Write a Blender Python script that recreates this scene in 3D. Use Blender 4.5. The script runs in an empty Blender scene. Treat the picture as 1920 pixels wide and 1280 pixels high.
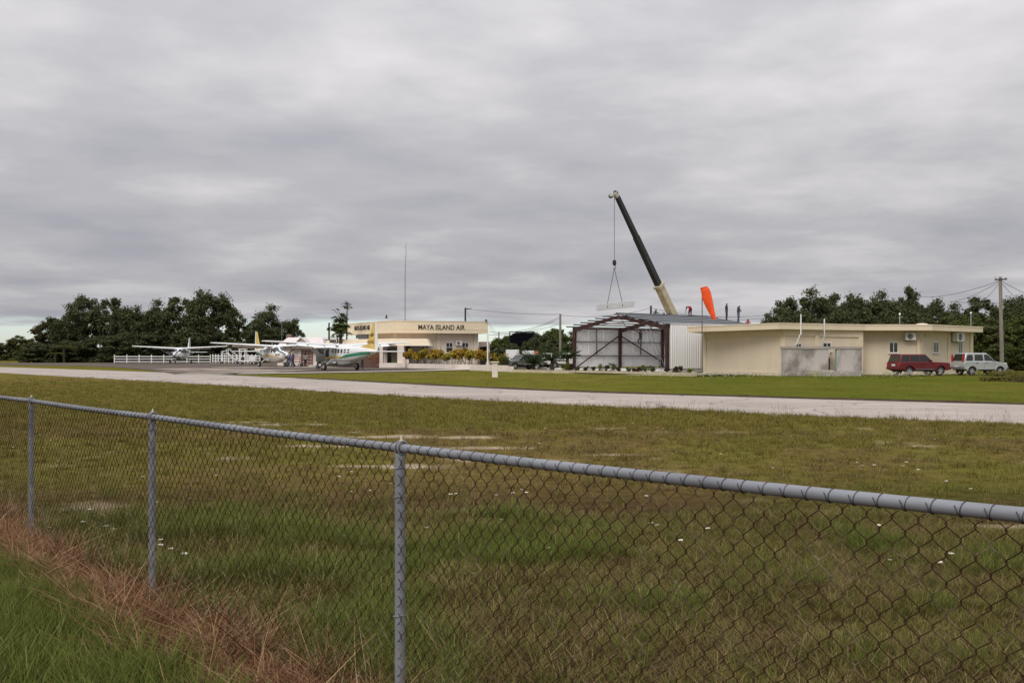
import bpy, bmesh, math, random
import numpy as np
from mathutils import Vector, Matrix

random.seed(7); RNG = np.random.default_rng(11)
SC = bpy.context.scene
COL = SC.collection

# ------------------------------------------------------------------ camera, sky, sun, exposure
F, HZ, EYE = 1980.0, 664.0, 1.62          # focal length and horizon of the 1920x1280 photograph, eye height in metres
cam_d = bpy.data.cameras.new('camera'); cam = bpy.data.objects.new('camera', cam_d); COL.objects.link(cam)
cam.location = (0, 0, EYE); cam.rotation_euler = (math.radians(90), 0, 0)
cam_d.sensor_width = 36.0; cam_d.lens = 36.0 * F / 1920.0; cam_d.shift_y = (HZ - 640.0) / 1920.0
cam_d.clip_start = 0.05; cam_d.clip_end = 9000
SC.camera = cam

SUN_DIR = Vector((-0.32, -0.66, 0.66)).normalized()
wd = bpy.data.worlds.new('World'); SC.world = wd; wd.use_nodes = True
nt = wd.node_tree; nt.nodes.clear()
def wn(t, **kw):
    n = nt.nodes.new(t)
    for k, v in kw.items(): setattr(n, k, v)
    return n
def wmath(op, a, b=None, c=None):
    n = wn('ShaderNodeMath', operation=op)
    for i, v in enumerate((a, b, c)):
        if v is None: continue
        if isinstance(v, (int, float)): n.inputs[i].default_value = v
        else: nt.links.new(v, n.inputs[i])
    return n.outputs[0]
tc = wn('ShaderNodeTexCoord'); sep = wn('ShaderNodeSeparateXYZ'); nt.links.new(tc.outputs['Generated'], sep.inputs[0])
zup = wmath('MAXIMUM', sep.outputs[2], 0.0)
zc = wmath('ADD', zup, 0.115)
comb = wn('ShaderNodeCombineXYZ')
nt.links.new(wmath('DIVIDE', sep.outputs[0], zc), comb.inputs[0]); nt.links.new(wmath('DIVIDE', sep.outputs[1], zc), comb.inputs[1])
def wnoise(scale, detail, rough, off, dist=0.0):
    mp = wn('ShaderNodeMapping'); mp.inputs['Location'].default_value = off
    nt.links.new(comb.outputs[0], mp.inputs[0])
    n = wn('ShaderNodeTexNoise'); n.inputs['Scale'].default_value = scale; n.inputs['Detail'].default_value = detail
    n.inputs['Roughness'].default_value = rough; n.inputs['Distortion'].default_value = dist
    nt.links.new(mp.outputs[0], n.inputs['Vector']); return n.outputs[0]
n1 = wnoise(1.2, 6, 0.5, (3.1, 0.4, 1.0), 0.15)
n2 = wnoise(0.40, 3, 0.45, (7.7, 2.9, 4.0))
n3 = wnoise(3.6, 5, 0.55, (1.7, 5.9, 2.0))
val = wmath('ADD', wmath('ADD', wmath('MULTIPLY', n1, 0.56), wmath('MULTIPLY', n2, 0.28)), wmath('MULTIPLY', n3, 0.16))
ramp = wn('ShaderNodeValToRGB'); nt.links.new(val, ramp.inputs[0])
e = ramp.color_ramp.elements
e[0].position = 0.38; e[0].color = (0.352, 0.356, 0.394, 1)
e[1].position = 0.63; e[1].color = (0.598, 0.582, 0.594, 1)
m_ = ramp.color_ramp.elements.new(0.5); m_.color = (0.438, 0.434, 0.456, 1)
cloud_l = wmath('ADD', wmath('MULTIPLY', zup, wmath('ADD', wmath('MULTIPLY', zup, 1.05), 0.80)), 0.84)          # overcast sky: zenith about three times the horizon
cm = wn('ShaderNodeVectorMath', operation='SCALE'); nt.links.new(ramp.outputs[0], cm.inputs[0]); nt.links.new(cloud_l, cm.inputs['Scale'])
sky = wn('ShaderNodeTexSky', sky_type='NISHITA'); sky.sun_disc = False
sky.sun_elevation = math.asin(SUN_DIR.z); sky.sun_rotation = math.atan2(SUN_DIR.x, SUN_DIR.y)
sky.air_density = 1.0; sky.dust_density = 0.4; sky.ozone_density = 1.6
tint = wn('ShaderNodeVectorMath', operation='MULTIPLY'); tint.inputs[1].default_value = (0.84, 0.905, 1.08); nt.links.new(sky.outputs[0], tint.inputs[0])   # thin bluish veil in front of the clear strip
bg_sky = wn('ShaderNodeBackground'); nt.links.new(tint.outputs[0], bg_sky.inputs[0]); bg_sky.inputs[1].default_value = 0.105
bg_cl = wn('ShaderNodeBackground'); nt.links.new(cm.outputs[0], bg_cl.inputs[0]); bg_cl.inputs[1].default_value = 1.0
# the deck ends low over the horizon and leaves a strip of clear sky
mpe = wn('ShaderNodeMapping'); mpe.inputs['Scale'].default_value = (7.0, 7.0, 90.0)
nt.links.new(tc.outputs['Generated'], mpe.inputs[0])
ne = wn('ShaderNodeTexNoise'); ne.inputs['Scale'].default_value = 1.0; ne.inputs['Detail'].default_value = 5
nt.links.new(mpe.outputs[0], ne.inputs['Vector'])
edge = wmath('ADD', sep.outputs[2], wmath('MULTIPLY', wmath('SUBTRACT', ne.outputs[0], 0.5), 0.042))
mr = wn('ShaderNodeMapRange', interpolation_type='SMOOTHSTEP'); nt.links.new(edge, mr.inputs[0])
mr.inputs[1].default_value = 0.0235; mr.inputs[2].default_value = 0.0345
mx = wn('ShaderNodeMixShader'); nt.links.new(mr.outputs[0], mx.inputs[0])
nt.links.new(bg_sky.outputs[0], mx.inputs[1]); nt.links.new(bg_cl.outputs[0], mx.inputs[2])
wo = wn('ShaderNodeOutputWorld'); nt.links.new(mx.outputs[0], wo.inputs[0])

sd = bpy.data.lights.new('sun', 'SUN'); sun = bpy.data.objects.new('sun', sd); COL.objects.link(sun)
sd.energy = 1.5; sd.angle = math.radians(28); sd.color = (1.0, 0.955, 0.89)
sun.rotation_euler = (-SUN_DIR).to_track_quat('-Z', 'Y').to_euler()
vs = SC.view_settings
vs.view_transform = 'Standard'; vs.look = 'None'; vs.exposure = 0.25; vs.gamma = 1.0; vs.use_curve_mapping = False
SC.cycles.use_denoising = True; SC.cycles.denoiser = 'OPENIMAGEDENOISE'; SC.cycles.denoising_prefilter = 'NONE'; SC.cycles.max_bounces = 6; SC.cycles.transparent_max_bounces = 8

# ------------------------------------------------------------------ places: pixel of the photograph -> point of the place
def G(px, py):
    Y = EYE * F / (py - HZ); return Vector(((px - 960) / F * Y, Y, 0))
def PX(px, Y): return (px - 960) / F * Y
def ZT(py, Y): return EYE - (py - HZ) / F * Y
def P3(px, py, Y): return Vector((PX(px, Y), Y, ZT(py, Y)))

# ------------------------------------------------------------------ materials
MATS = {}
def principled(name):
    m = bpy.data.materials.new(name); m.use_nodes = True
    return m, m.node_tree, m.node_tree.nodes['Principled BSDF']
def pm(name, col, rough=0.6, metal=0.0, var=0.12, scale=2.0, bump=0.0, col2=None, spec=0.5, streak=None, detail=5, lo=0.35, hi=0.65):
    """procedural paint, metal, plaster ...: base colour with a noise variation (or a second colour), some gloss variation, optional relief"""
    if name in MATS: return MATS[name]
    m, t, b = principled(name)
    tcn = t.nodes.new('ShaderNodeTexCoord'); mp = t.nodes.new('ShaderNodeMapping')
    t.links.new(tcn.outputs['Object'], mp.inputs[0])
    if streak: mp.inputs['Scale'].default_value = streak
    nz = t.nodes.new('ShaderNodeTexNoise'); nz.inputs['Scale'].default_value = scale; nz.inputs['Detail'].default_value = detail
    nz.inputs['Roughness'].default_value = 0.62
    t.links.new(mp.outputs[0], nz.inputs['Vector'])
    r = t.nodes.new('ShaderNodeValToRGB'); t.links.new(nz.outputs[0], r.inputs[0])
    c2 = col2 if col2 else tuple(min(1, c * (1 + var)) for c in col)
    c1 = col if col2 else tuple(c * (1 - var) for c in col)
    r.color_ramp.elements[0].position = lo; r.color_ramp.elements[0].color = (*c1, 1)
    r.color_ramp.elements[1].position = hi; r.color_ramp.elements[1].color = (*c2, 1)
    t.links.new(r.outputs[0], b.inputs['Base Color'])
    b.inputs['Roughness'].default_value = rough; b.inputs['Metallic'].default_value = metal
    b.inputs['Specular IOR Level'].default_value = spec
    if bump:
        bp = t.nodes.new('ShaderNodeBump'); bp.inputs['Strength'].default_value = bump; bp.inputs['Distance'].default_value = 0.05
        t.links.new(nz.outputs[0], bp.inputs['Height']); t.links.new(bp.outputs[0], b.inputs['Normal'])
    MATS[name] = m; return m
def leafm(name, cols, trans=0.25, rough=0.8, inst=0.0):
    """foliage: every leaf or blade takes its own colour from a ramp; some light passes through"""
    if name in MATS: return MATS[name]
    m, t, b = principled(name)
    g = t.nodes.new('ShaderNodeNewGeometry'); r = t.nodes.new('ShaderNodeValToRGB')
    src = g.outputs['Random Per Island']
    if inst:
        oi = t.nodes.new('ShaderNodeObjectInfo')
        mm = t.nodes.new('ShaderNodeMath'); mm.operation = 'MULTIPLY_ADD'; mm.inputs[1].default_value = inst
        t.links.new(oi.outputs['Random'], mm.inputs[0])
        m2 = t.nodes.new('ShaderNodeMath'); m2.operation = 'MULTIPLY'; m2.inputs[1].default_value = 1 - inst
        t.links.new(src, m2.inputs[0]); t.links.new(m2.outputs[0], mm.inputs[2]); src = mm.outputs[0]
    t.links.new(src, r.inputs[0])
    els = r.color_ramp.elements
    els[0].color = (*cols[0], 1); els[1].color = (*cols[-1], 1)
    for i in range(1, len(cols) - 1):
        q = els.new(i / (len(cols) - 1)); q.color = (*cols[i], 1)
    t.links.new(r.outputs[0], b.inputs['Base Color']); b.inputs['Roughness'].default_value = rough
    b.inputs['Specular IOR Level'].default_value = 0.06
    if trans:
        tr = t.nodes.new('ShaderNodeBsdfTranslucent'); t.links.new(r.outputs[0], tr.inputs[0])
        mxs = t.nodes.new('ShaderNodeMixShader'); mxs.inputs[0].default_value = trans
        t.links.new(b.outputs[0], mxs.inputs[1]); t.links.new(tr.outputs[0], mxs.inputs[2])
        t.links.new(mxs.outputs[0], t.nodes['Material Output'].inputs[0])
    MATS[name] = m; return m

M_WHITE = pm('white_paint', (0.74, 0.73, 0.71), 0.4, var=0.05, scale=1.2)
M_PLANE = pm('aircraft_white', (0.72, 0.73, 0.72), 0.28, var=0.05, scale=0.8)
M_PLANEG = pm('aircraft_grey_belly', (0.36, 0.36, 0.34), 0.4, var=0.1, scale=1.5)
M_GLASS = pm('dark_glass', (0.018, 0.021, 0.021), 0.07, var=0.2, scale=1.0, spec=0.6)
M_TYRE = pm('tyre_rubber', (0.022, 0.021, 0.020), 0.85, var=0.25, scale=9)
M_RIM = pm('wheel_alloy', (0.52, 0.52, 0.52), 0.35, 0.6, var=0.1, scale=6)
M_STEELRED = pm('red_oxide_steel', (0.050, 0.018, 0.016), 0.55, var=0.3, scale=2.5)
M_GALV = pm('galvanised_pipe', (0.155, 0.158, 0.172), 0.55, 0.25, col2=(0.25, 0.26, 0.285), scale=7, bump=0.06, streak=(.35, 1, 1), detail=9, lo=.3, hi=.6)
M_BEIGE = pm('beige_render', (0.70, 0.595, 0.45), 0.9, var=0.035, scale=1.1, bump=0.02, streak=(1, 1, 0.22))
M_BEIGE2 = pm('beige_trim', (0.71, 0.60, 0.44), 0.88, var=0.05, scale=0.9)
M_CREAM = pm('cream_wall', (0.69, 0.59, 0.49), 0.85, var=0.05, scale=0.6, streak=(1, 1, 0.45))
M_CREAMF = pm('cream_fascia', (0.74, 0.63, 0.46), 0.8, var=0.05, scale=0.5, streak=(1, 1, 0.3))
M_PINK = pm('pale_pink_plaster', (0.72, 0.63, 0.56), 0.85, var=0.07, scale=0.8)
M_CONC = pm('weathered_concrete', (0.24, 0.21, 0.185), 0.9, col2=(0.48, 0.44, 0.41), scale=0.6, bump=0.05, lo=0.40, hi=0.54, detail=8, streak=(1, 1, 0.7))
M_CONCL = pm('light_concrete', (0.48, 0.44, 0.37), 0.9, var=0.12, scale=2, bump=0.03)
M_SHEET = pm('white_steel_sheet', (0.84, 0.83, 0.84), 0.5, 0.0, var=0.025, scale=0.8, streak=(1, 1, 0.3))
M_ROOFS = pm('grey_roof_sheet', (0.20, 0.21, 0.225), 0.5, 0.2, var=0.12, scale=1.0)
M_BLACK = pm('black_paint', (0.014, 0.014, 0.015), 0.5, var=0.3, scale=3)
M_BLACKNET = pm('black_shade_net', (0.006, 0.006, 0.008), 1.0, var=0.3, scale=6, spec=0.0)
M_BARK = pm('bark', (0.07, 0.055, 0.042), 0.95, var=0.35, scale=4, bump=0.3)
M_POLE = pm('weathered_timber_pole', (0.20, 0.185, 0.15), 0.9, var=0.25, scale=3, streak=(4, 4, 0.5))
M_POLED = pm('dark_timber_pole', (0.05, 0.047, 0.045), 0.9, var=0.25, scale=3)
M_WIRE = pm('black_cable', (0.06, 0.06, 0.065), 0.7, var=0.1)
M_LETTER = pm('dark_brown_letters', (0.030, 0.018, 0.014), 0.6, var=0.1)
M_CRANE = pm('crane_cream_paint', (0.62, 0.55, 0.41), 0.5, col2=(0.46, 0.37, 0.25), scale=1.5)
M_CRANED = pm('crane_black_boom', (0.020, 0.020, 0.022), 0.45, var=0.3, scale=1)
M_ALU = pm('aluminium_ladder', (0.42, 0.42, 0.42), 0.4, 0.6, var=0.1)
M_ORANGE = pm('orange_windsock_cloth', (0.80, 0.085, 0.012), 0.8, var=0.12, scale=2)
M_YELLOW = pm('yellow_livery', (0.62, 0.44, 0.11), 0.35, var=0.06)
M_GREEN = pm('green_livery', (0.02, 0.20, 0.11), 0.35, var=0.08)
M_REDL = pm('red_livery', (0.55, 0.05, 0.04), 0.35, var=0.06)
M_STONE = pm('white_garden_stone', (0.55, 0.53, 0.50), 0.9, var=0.2, scale=6, bump=0.3)

# ------------------------------------------------------------------ mesh builder
def frame_along(d):
    d = d.normalized(); up = Vector((0, 0, 1)) if abs(d.z) < 0.95 else Vector((0, 1, 0))
    s = d.cross(up).normalized(); return s, s.cross(d).normalized()
class MB:
    def __init__(self): self.v = []; self.f = []; self.m = []
    def add(self, vs, fs, mi=0):
        o = len(self.v); self.v += [tuple(p) for p in vs]
        for f in fs: self.f.append(tuple(i + o for i in f)); self.m.append(mi)
        return self
    def hexa(self, p, mi=0):      # 8 corners: bottom ring 0-3, top ring 4-7
        return self.add(p, [(3, 2, 1, 0), (4, 5, 6, 7), (0, 1, 5, 4), (1, 2, 6, 5), (2, 3, 7, 6), (3, 0, 4, 7)], mi)
    def box(self, x0, y0, z0, x1, y1, z1, mi=0):
        return self.hexa([(x0, y0, z0), (x1, y0, z0), (x1, y1, z0), (x0, y1, z0), (x0, y0, z1), (x1, y0, z1), (x1, y1, z1), (x0, y1, z1)], mi)
    def obox(self, o, d, n, t0, t1, a0, a1, z0, z1, mi=0):   # along d, along n, up
        o = Vector(o); q = lambda t, a, z: o + d * t + n * a + Vector((0, 0, z))
        return self.hexa([q(t0, a0, z0), q(t1, a0, z0), q(t1, a1, z0), q(t0, a1, z0), q(t0, a0, z1), q(t1, a0, z1), q(t1, a1, z1), q(t0, a1, z1)], mi)
    def bar(self, p, q, w, h, mi=0):
        p, q = Vector(p), Vector(q); s, u = frame_along(q - p); s = s * w / 2; u = u * h / 2
        return self.hexa([p - s - u, p + s - u, q + s - u, q - s - u, p - s + u, p + s + u, q + s + u, q - s + u], mi)
    def tube(self, pts, r, n=8, mi=0, caps=True):
        pts = [Vector(p) for p in pts]; k = len(pts); rr = r if hasattr(r, '__len__') else [r] * k
        vs = []; s = None
        for i, p in enumerate(pts):
            d = (pts[min(i + 1, k - 1)] - pts[max(i - 1, 0)])
            if d.length < 1e-9: d = Vector((0, 0, 1))
            d.normalize()
            if s is None: s, u = frame_along(d)
            else:
                s = (s - d * s.dot(d));
                if s.length < 1e-6: s, u = frame_along(d)
                s.normalize(); u = s.cross(d).normalized()
            for j in range(n):
                a = 2 * math.pi * j / n; vs.append(p + (s * math.cos(a) + u * math.sin(a)) * rr[i])
        fs = [(i * n + j, i * n + (j + 1) % n, (i + 1) * n + (j + 1) % n, (i + 1) * n + j) for i in range(k - 1) for j in range(n)]
        if caps: fs += [tuple(range(n - 1, -1, -1)), tuple((k - 1) * n + j for j in range(n))]
        return self.add(vs, fs, mi)
    def loft(self, rings, mi=0, caps=True):
        n = len(rings[0]); vs = [p for r in rings for p in r]
        fs = [(i * n + j, i * n + (j + 1) % n, (i + 1) * n + (j + 1) % n, (i + 1) * n + j) for i in range(len(rings) - 1) for j in range(n)]
        if caps: fs += [tuple(range(n - 1, -1, -1)), tuple((len(rings) - 1) * n + j for j in range(n))]
        return self.add(vs, fs, mi)
    def extr(self, poly, vec, mi=0):
        vec = Vector(vec); n = len(poly); vs = [Vector(p) for p in poly]; vs += [p + vec for p in vs]
        return self.add(vs, [tuple(range(n - 1, -1, -1)), tuple(range(n, 2 * n))] + [(j, (j + 1) % n, n + (j + 1) % n, n + j) for j in range(n)], mi)
    def sheet(self, poly, z, mi=0):
        return self.add([(p[0], p[1], z) for p in poly], [tuple(range(len(poly)))], mi)
    def sphere(self, c, r, nu=10, nv=6, mi=0, sc=(1, 1, 1)):
        c = Vector(c); rings = []
        for i in range(1, nv):
            a = math.pi * i / nv
            rings.append([c + Vector((math.sin(a) * math.cos(2 * math.pi * j / nu) * r * sc[0], math.sin(a) * math.sin(2 * math.pi * j / nu) * r * sc[1], -math.cos(a) * r * sc[2])) for j in range(nu)])
        return self.loft(rings, mi)
    def build(self, name, mats, parent=None, world=False, smooth=None, bevel=0.0):
        me = bpy.data.meshes.new(name); vs = self.v
        if world and parent is not None:
            L = parent.location if parent.parent is None else parent.parent.location
            if parent.parent is not None and parent.location.length > 0: L = L + parent.location
            vs = [(x - L.x, y - L.y, z - L.z) for x, y, z in vs]
        me.from_pydata(vs, [], self.f)
        for m in (mats if isinstance(mats, (list, tuple)) else [mats]): me.materials.append(m)
        me.polygons.foreach_set('material_index', self.m)
        bm = bmesh.new(); bm.from_mesh(me); bmesh.ops.recalc_face_normals(bm, faces=bm.faces[:]); bm.to_mesh(me); bm.free()
        if smooth is not None:
            me.polygons.foreach_set('use_smooth', [True] * len(me.polygons)); me.set_sharp_from_angle(angle=math.radians(smooth))
        o = bpy.data.objects.new(name, me); COL.objects.link(o)
        if parent is not None: o.parent = parent
        if bevel:
            b = o.modifiers.new('edge', 'BEVEL'); b.width = bevel; b.segments = 2; b.limit_method = 'ANGLE'; b.angle_limit = math.radians(35)
        return o
def mesh_obj(name, me, parent=None, loc=None, rot=None, scale=None):
    o = bpy.data.objects.new(name, me); COL.objects.link(o)
    if parent is not None: o.parent = parent
    if loc is not None: o.location = loc
    if rot is not None: o.rotation_euler = rot
    if scale is not None: o.scale = scale if hasattr(scale, '__len__') else (scale,) * 3
    return o
def tag(o, label, cat, group=None):
    o['label'] = label; o['category'] = cat
    if group: o['group'] = group
    return o
def kind(o, k): o['kind'] = k; return o
def thing(name, label, cat, loc=(0, 0, 0), rotz=0.0, group=None):
    o = bpy.data.objects.new(name, None); COL.objects.link(o); o.location = loc; o.rotation_euler = (0, 0, rotz); o.empty_display_size = 0.3
    return tag(o, label, cat, group)
def text_obj(name, s, size, mat, parent, loc, xdir, updir, extrude=0.02, bold=0.0, align='LEFT'):
    cu = bpy.data.curves.new('t', 'FONT'); cu.body = s; cu.size = size; cu.extrude = extrude; cu.offset = bold; cu.align_x = align
    to = bpy.data.objects.new('t', cu); COL.objects.link(to)
    dg = bpy.context.evaluated_depsgraph_get(); me = bpy.data.meshes.new_from_object(to.evaluated_get(dg))
    bpy.data.objects.remove(to); me.name = name; me.materials.clear(); me.materials.append(mat)
    x = Vector(xdir).normalized(); u = Vector(updir); u = (u - x * u.dot(x)).normalized(); n = x.cross(u)
    R = Matrix((x, u, n)).transposed().to_4x4()
    me.transform(Matrix.Translation(Vector(loc)) @ R)
    return mesh_obj(name, me, parent)

# a vertical wall plane through o along the horizontal direction d; features are given by their outline in the photograph
class Wall:
    def __init__(self, p0, p1):
        self.o = Vector((p0[0], p0[1], 0)); d = Vector((p1[0] - p0[0], p1[1] - p0[1], 0)); self.len = d.length; self.d = d.normalized()
        n = Vector((self.d.y, -self.d.x, 0))
        if n.dot(-self.o) < 0: n = -n
        self.n = n
    def t(self, px):
        k = (px - 960) / F; return (k * self.o.y - self.o.x) / (self.d.x - k * self.d.y)
    def z(self, px, py):
        Y = (self.o + self.d * self.t(px)).y; return ZT(py, Y)
    def rect(self, mb, x0, y0, x1, y1, a0, a1, mi=0):
        xm = (x0 + x1) / 2; return mb.obox(self.o, self.d, self.n, self.t(x0), self.t(x1), a0, a1, self.z(xm, y1), self.z(xm, y0), mi)
    def pt(self, px, py, a=0.0):
        t = self.t(px); p = self.o + self.d * t + self.n * a; p.z = self.z(px, py); return p

# ------------------------------------------------------------------ smooth random fields
_lat = {}
def vnoise(x, y, scale, seed):
    if seed not in _lat: _lat[seed] = np.random.default_rng(seed).random((256, 256))
    L = _lat[seed]; x = np.asarray(x, float) / scale + 500; y = np.asarray(y, float) / scale + 500
    xi = np.floor(x).astype(int); yi = np.floor(y).astype(int); fx = x - xi; fy = y - yi
    fx = fx * fx * (3 - 2 * fx); fy = fy * fy * (3 - 2 * fy)
    a = L[xi % 256, yi % 256]; b = L[(xi + 1) % 256, yi % 256]; c = L[xi % 256, (yi + 1) % 256]; d = L[(xi + 1) % 256, (yi + 1) % 256]
    return (a * (1 - fx) + b * fx) * (1 - fy) + (c * (1 - fx) + d * fx) * fy
def fbm(x, y, scale, seed, o=3):
    s = 0; w = 0
    for i in range(o): s = s + vnoise(x, y, scale / 2 ** i, seed + i) * 0.5 ** i; w += 0.5 ** i
    return s / w
def sstep(a, b, x): t = np.clip((x - a) / (b - a), 0, 1); return t * t * (3 - 2 * t)

# ================================================================== GROUND, RUNWAY, APRON
def spline(pts, n=10):
    pts = [Vector(p) for p in pts]; out = []
    for i in range(len(pts) - 1):
        p0, p1, p2, p3 = pts[max(i - 1, 0)], pts[i], pts[i + 1], pts[min(i + 2, len(pts) - 1)]
        for k in range(n):
            t = k / n
            out.append(0.5 * ((2 * p1) + (p2 - p0) * t + (2 * p0 - 5 * p1 + 4 * p2 - p3) * t * t + (3 * p1 - p0 - 3 * p2 + p3) * t ** 3))
    return out + [pts[-1]]
far_e = [G(0, 688.2), G(260, 697.0), G(520, 708.0), G(960, 731), G(1440, 747), G(1920, 760.5)]
near_e = [G(0, 699), G(320, 717), G(640, 736.5), G(960, 754.5), G(1440, 777), G(1920, 796)]
for ed in (far_e, near_e):
    ed.insert(0, ed[0] + (ed[0] - ed[1]).normalized() * 160); ed.append(ed[-1] + (ed[-1] - ed[-2]).normalized() * 45)
far_s, near_s = spline(far_e), spline(near_e)
ey = lambda s: (np.array([p.y for p in s])[::-1], np.array([p.x for p in s])[::-1])
FY, FX = ey(far_s); NY, NX = ey(near_s)
def x_far(Y): return np.interp(Y, FY, FX)
def x_near(Y): return np.interp(Y, NY, NX)

FP = Vector((-0.4725, 4.455, 0)); FD = Vector((0.6197, -0.7849, 0)); SPAN = 2.97        # the chain-link fence: a post, its direction, post spacing
def fence_d(x, y): return (x - FP.x) * 0.7849 + (y - FP.y) * 0.6197                     # distance beyond the fence line (camera side is negative)

BARE = [(-5.6, 24.3, 1.4, 0.45), (-2.6, 20.8, 1.5, 0.4), (-1.2, 20.6, 1.0, 0.3), (-0.3, 18.2, 1.0, 0.32), (-6.6, 25.2, 1.2, 0.3), (4.7, 9.9, 0.9, 0.35), (-1.7, 15.2, 0.9, 0.3),
        (1.7, 17.0, 0.5, 0.2), (-0.15, 16.2, 1.0, 0.3), (-3.4, 18.6, 0.9, 0.25)]
def zones(x, y):
    x = np.asarray(x, float); y = np.asarray(y, float); d = fence_d(x, y)
    bare = np.zeros_like(x)
    wob = fbm(x, y, 0.5, 31)
    for cx, cy, rx, ry in BARE:
        r = np.sqrt(((x - cx) / rx) ** 2 + ((y - cy) / ry) ** 2) + (wob - 0.5) * 1.6
        bare = np.maximum(bare, sstep(1.0, 0.55, r))
    bare = np.maximum(bare, sstep(0.76, 0.86, fbm(x, y, 1.1, 51)) * (y < 26) * 0.6)
    dry = sstep(0.36, 0.66, fbm(x, y, 0.9, 61) + 0.16 * sstep(-0.6, 0.8, x) * sstep(9.5, 7.0, y) - 0.05)
    mid = sstep(9, 12, y)
    dry = dry * (1 - mid) + mid * sstep(0.36, 0.64, fbm(x, y, 3.5, 71) + 0.05)
    lush = sstep(0.44, 0.66, fbm(x, y, 0.75, 81) + 0.17 * sstep(0.3, -0.9, x - 0.05 * (y - 6)) - 0.095 - 0.16 * sstep(8.5, 11, y)) * (y < 13)
    straw = sstep(-0.50, -0.27, d + (fbm(x, y, 0.4, 91) - 0.5) * 0.5) * sstep(0.20, 0.0, d + (fbm(x, y, 0.4, 95) - 0.5) * 0.3)
    return d, bare, dry, lush, straw

xs = np.concatenate([[-6000, -2000, -700, -300, -180, -120, -90], np.arange(-70, -12, 1.5), np.arange(-12, 12, 0.16), np.arange(12, 60, 1.5), [80, 120, 180, 300, 700, 2000, 6000]])
ys = np.concatenate([[-800, -100, -20, 0, 3], np.arange(4.5, 12, 0.12), np.arange(12, 27, 0.22), np.arange(27, 60, 0.8), np.arange(60, 140, 3), [150, 180, 220, 300, 500, 1200, 3000, 8000]])
gx, gy = np.meshgrid(xs, ys, indexing='ij'); nx, ny = gx.shape
d, bare, dry, lush, straw = zones(gx, gy)
def lerp(a, b, t): return np.asarray(a) * (1 - t[..., None]) + np.asarray(b) * t[..., None]
c = lerp((0.056, 0.050, 0.018), (0.066, 0.042, 0.022), dry)                 # near field: soil seen between blades
c = lerp(c, np.array((0.030, 0.034, 0.010)), lush * (1 - dry * 0.4))
fld = sstep(10, 15, gy)[..., None]
c = c * (1 - fld) + lerp((0.130, 0.120, 0.028), (0.150, 0.112, 0.036), dry) * fld
lawn = (gx > x_far(gy)) & (gy > 24)
cl = lerp((0.124, 0.120, 0.022), (0.148, 0.120, 0.028), sstep(0.42, 0.64, fbm(gx, gy, 7.0, 33)))
cl = lerp(cl, np.array((0.088, 0.104, 0.015)), sstep(2, 14, gx) * (0.5 + 0.5 * vnoise(gx, gy, 4.0, 39)) * (gy < 95))
c = np.where(lawn[..., None], cl, c)
c = lerp(c, np.array((0.36, 0.29, 0.20)), bare)
c = lerp(c, np.array((0.060, 0.030, 0.020)), straw)
gr = MB()
me = bpy.data.meshes.new('ground')
vv = np.stack([gx, gy, np.zeros_like(gx)], -1).reshape(-1, 3)
ii = np.arange(nx * ny).reshape(nx, ny)
ff = np.stack([ii[:-1, :-1], ii[1:, :-1], ii[1:, 1:], ii[:-1, 1:]], -1).reshape(-1, 4)
me.vertices.add(len(vv)); me.vertices.foreach_set('co', vv.ravel())
me.loops.add(ff.size); me.loops.foreach_set('vertex_index', ff.ravel().astype(np.int32))
me.polygons.add(len(ff)); me.polygons.foreach_set('loop_start', np.arange(0, ff.size, 4, dtype=np.int32))
me.update(calc_edges=True)
ca = me.color_attributes.new('soil', 'FLOAT_COLOR', 'POINT')
ca.data.foreach_set('color', np.concatenate([c.reshape(-1, 3), np.ones((nx * ny, 1))], 1).ravel().astype(np.float32))
m, t, b = principled('grassy_soil')
at = t.nodes.new('ShaderNodeAttribute'); at.attribute_name = 'soil'
tcn = t.nodes.new('ShaderNodeTexCoord')
def gn(scale, detail, sc=(1, 1, 1)):
    mp = t.nodes.new('ShaderNodeMapping'); mp.inputs['Scale'].default_value = sc; t.links.new(tcn.outputs['Object'], mp.inputs[0])
    n = t.nodes.new('ShaderNodeTexNoise'); n.inputs['Scale'].default_value = scale; n.inputs['Detail'].default_value = detail; n.inputs['Roughness'].default_value = 0.7
    t.links.new(mp.outputs[0], n.inputs['Vector']); return n.outputs[0]
mr1 = t.nodes.new('ShaderNodeMapRange'); t.links.new(gn(5.0, 8), mr1.inputs[0]); mr1.inputs[1].default_value = 0.3; mr1.inputs[2].default_value = 0.7; mr1.inputs[3].default_value = 0.62; mr1.inputs[4].default_value = 1.36
mr2 = t.nodes.new('ShaderNodeMapRange'); t.links.new(gn(0.5, 6, (1, 0.35, 1)), mr2.inputs[0]); mr2.inputs[1].default_value = 0.3; mr2.inputs[2].default_value = 0.7; mr2.inputs[3].default_value = 0.78; mr2.inputs[4].default_value = 1.2
mm = t.nodes.new('ShaderNodeMath'); mm.operation = 'MULTIPLY'; t.links.new(mr1.outputs[0], mm.inputs[0]); t.links.new(mr2.outputs[0], mm.inputs[1])
sc_ = t.nodes.new('ShaderNodeVectorMath'); sc_.operation = 'SCALE'; t.links.new(at.outputs['Color'], sc_.inputs[0]); t.links.new(mm.outputs[0], sc_.inputs['Scale'])
t.links.new(sc_.outputs[0], b.inputs['Base Color']); b.inputs['Roughness'].default_value = 1.0; b.inputs['Specular IOR Level'].default_value = 0.0
bp = t.nodes.new('ShaderNodeBump'); bp.inputs['Strength'].default_value = 0.8; bp.inputs['Distance'].default_value = 0.04; t.links.new(gn(18, 6), bp.inputs['Height']); t.links.new(bp.outputs[0], b.inputs['Normal'])
me.materials.append(m)
kind(mesh_obj('ground', me), 'structure')

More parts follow.
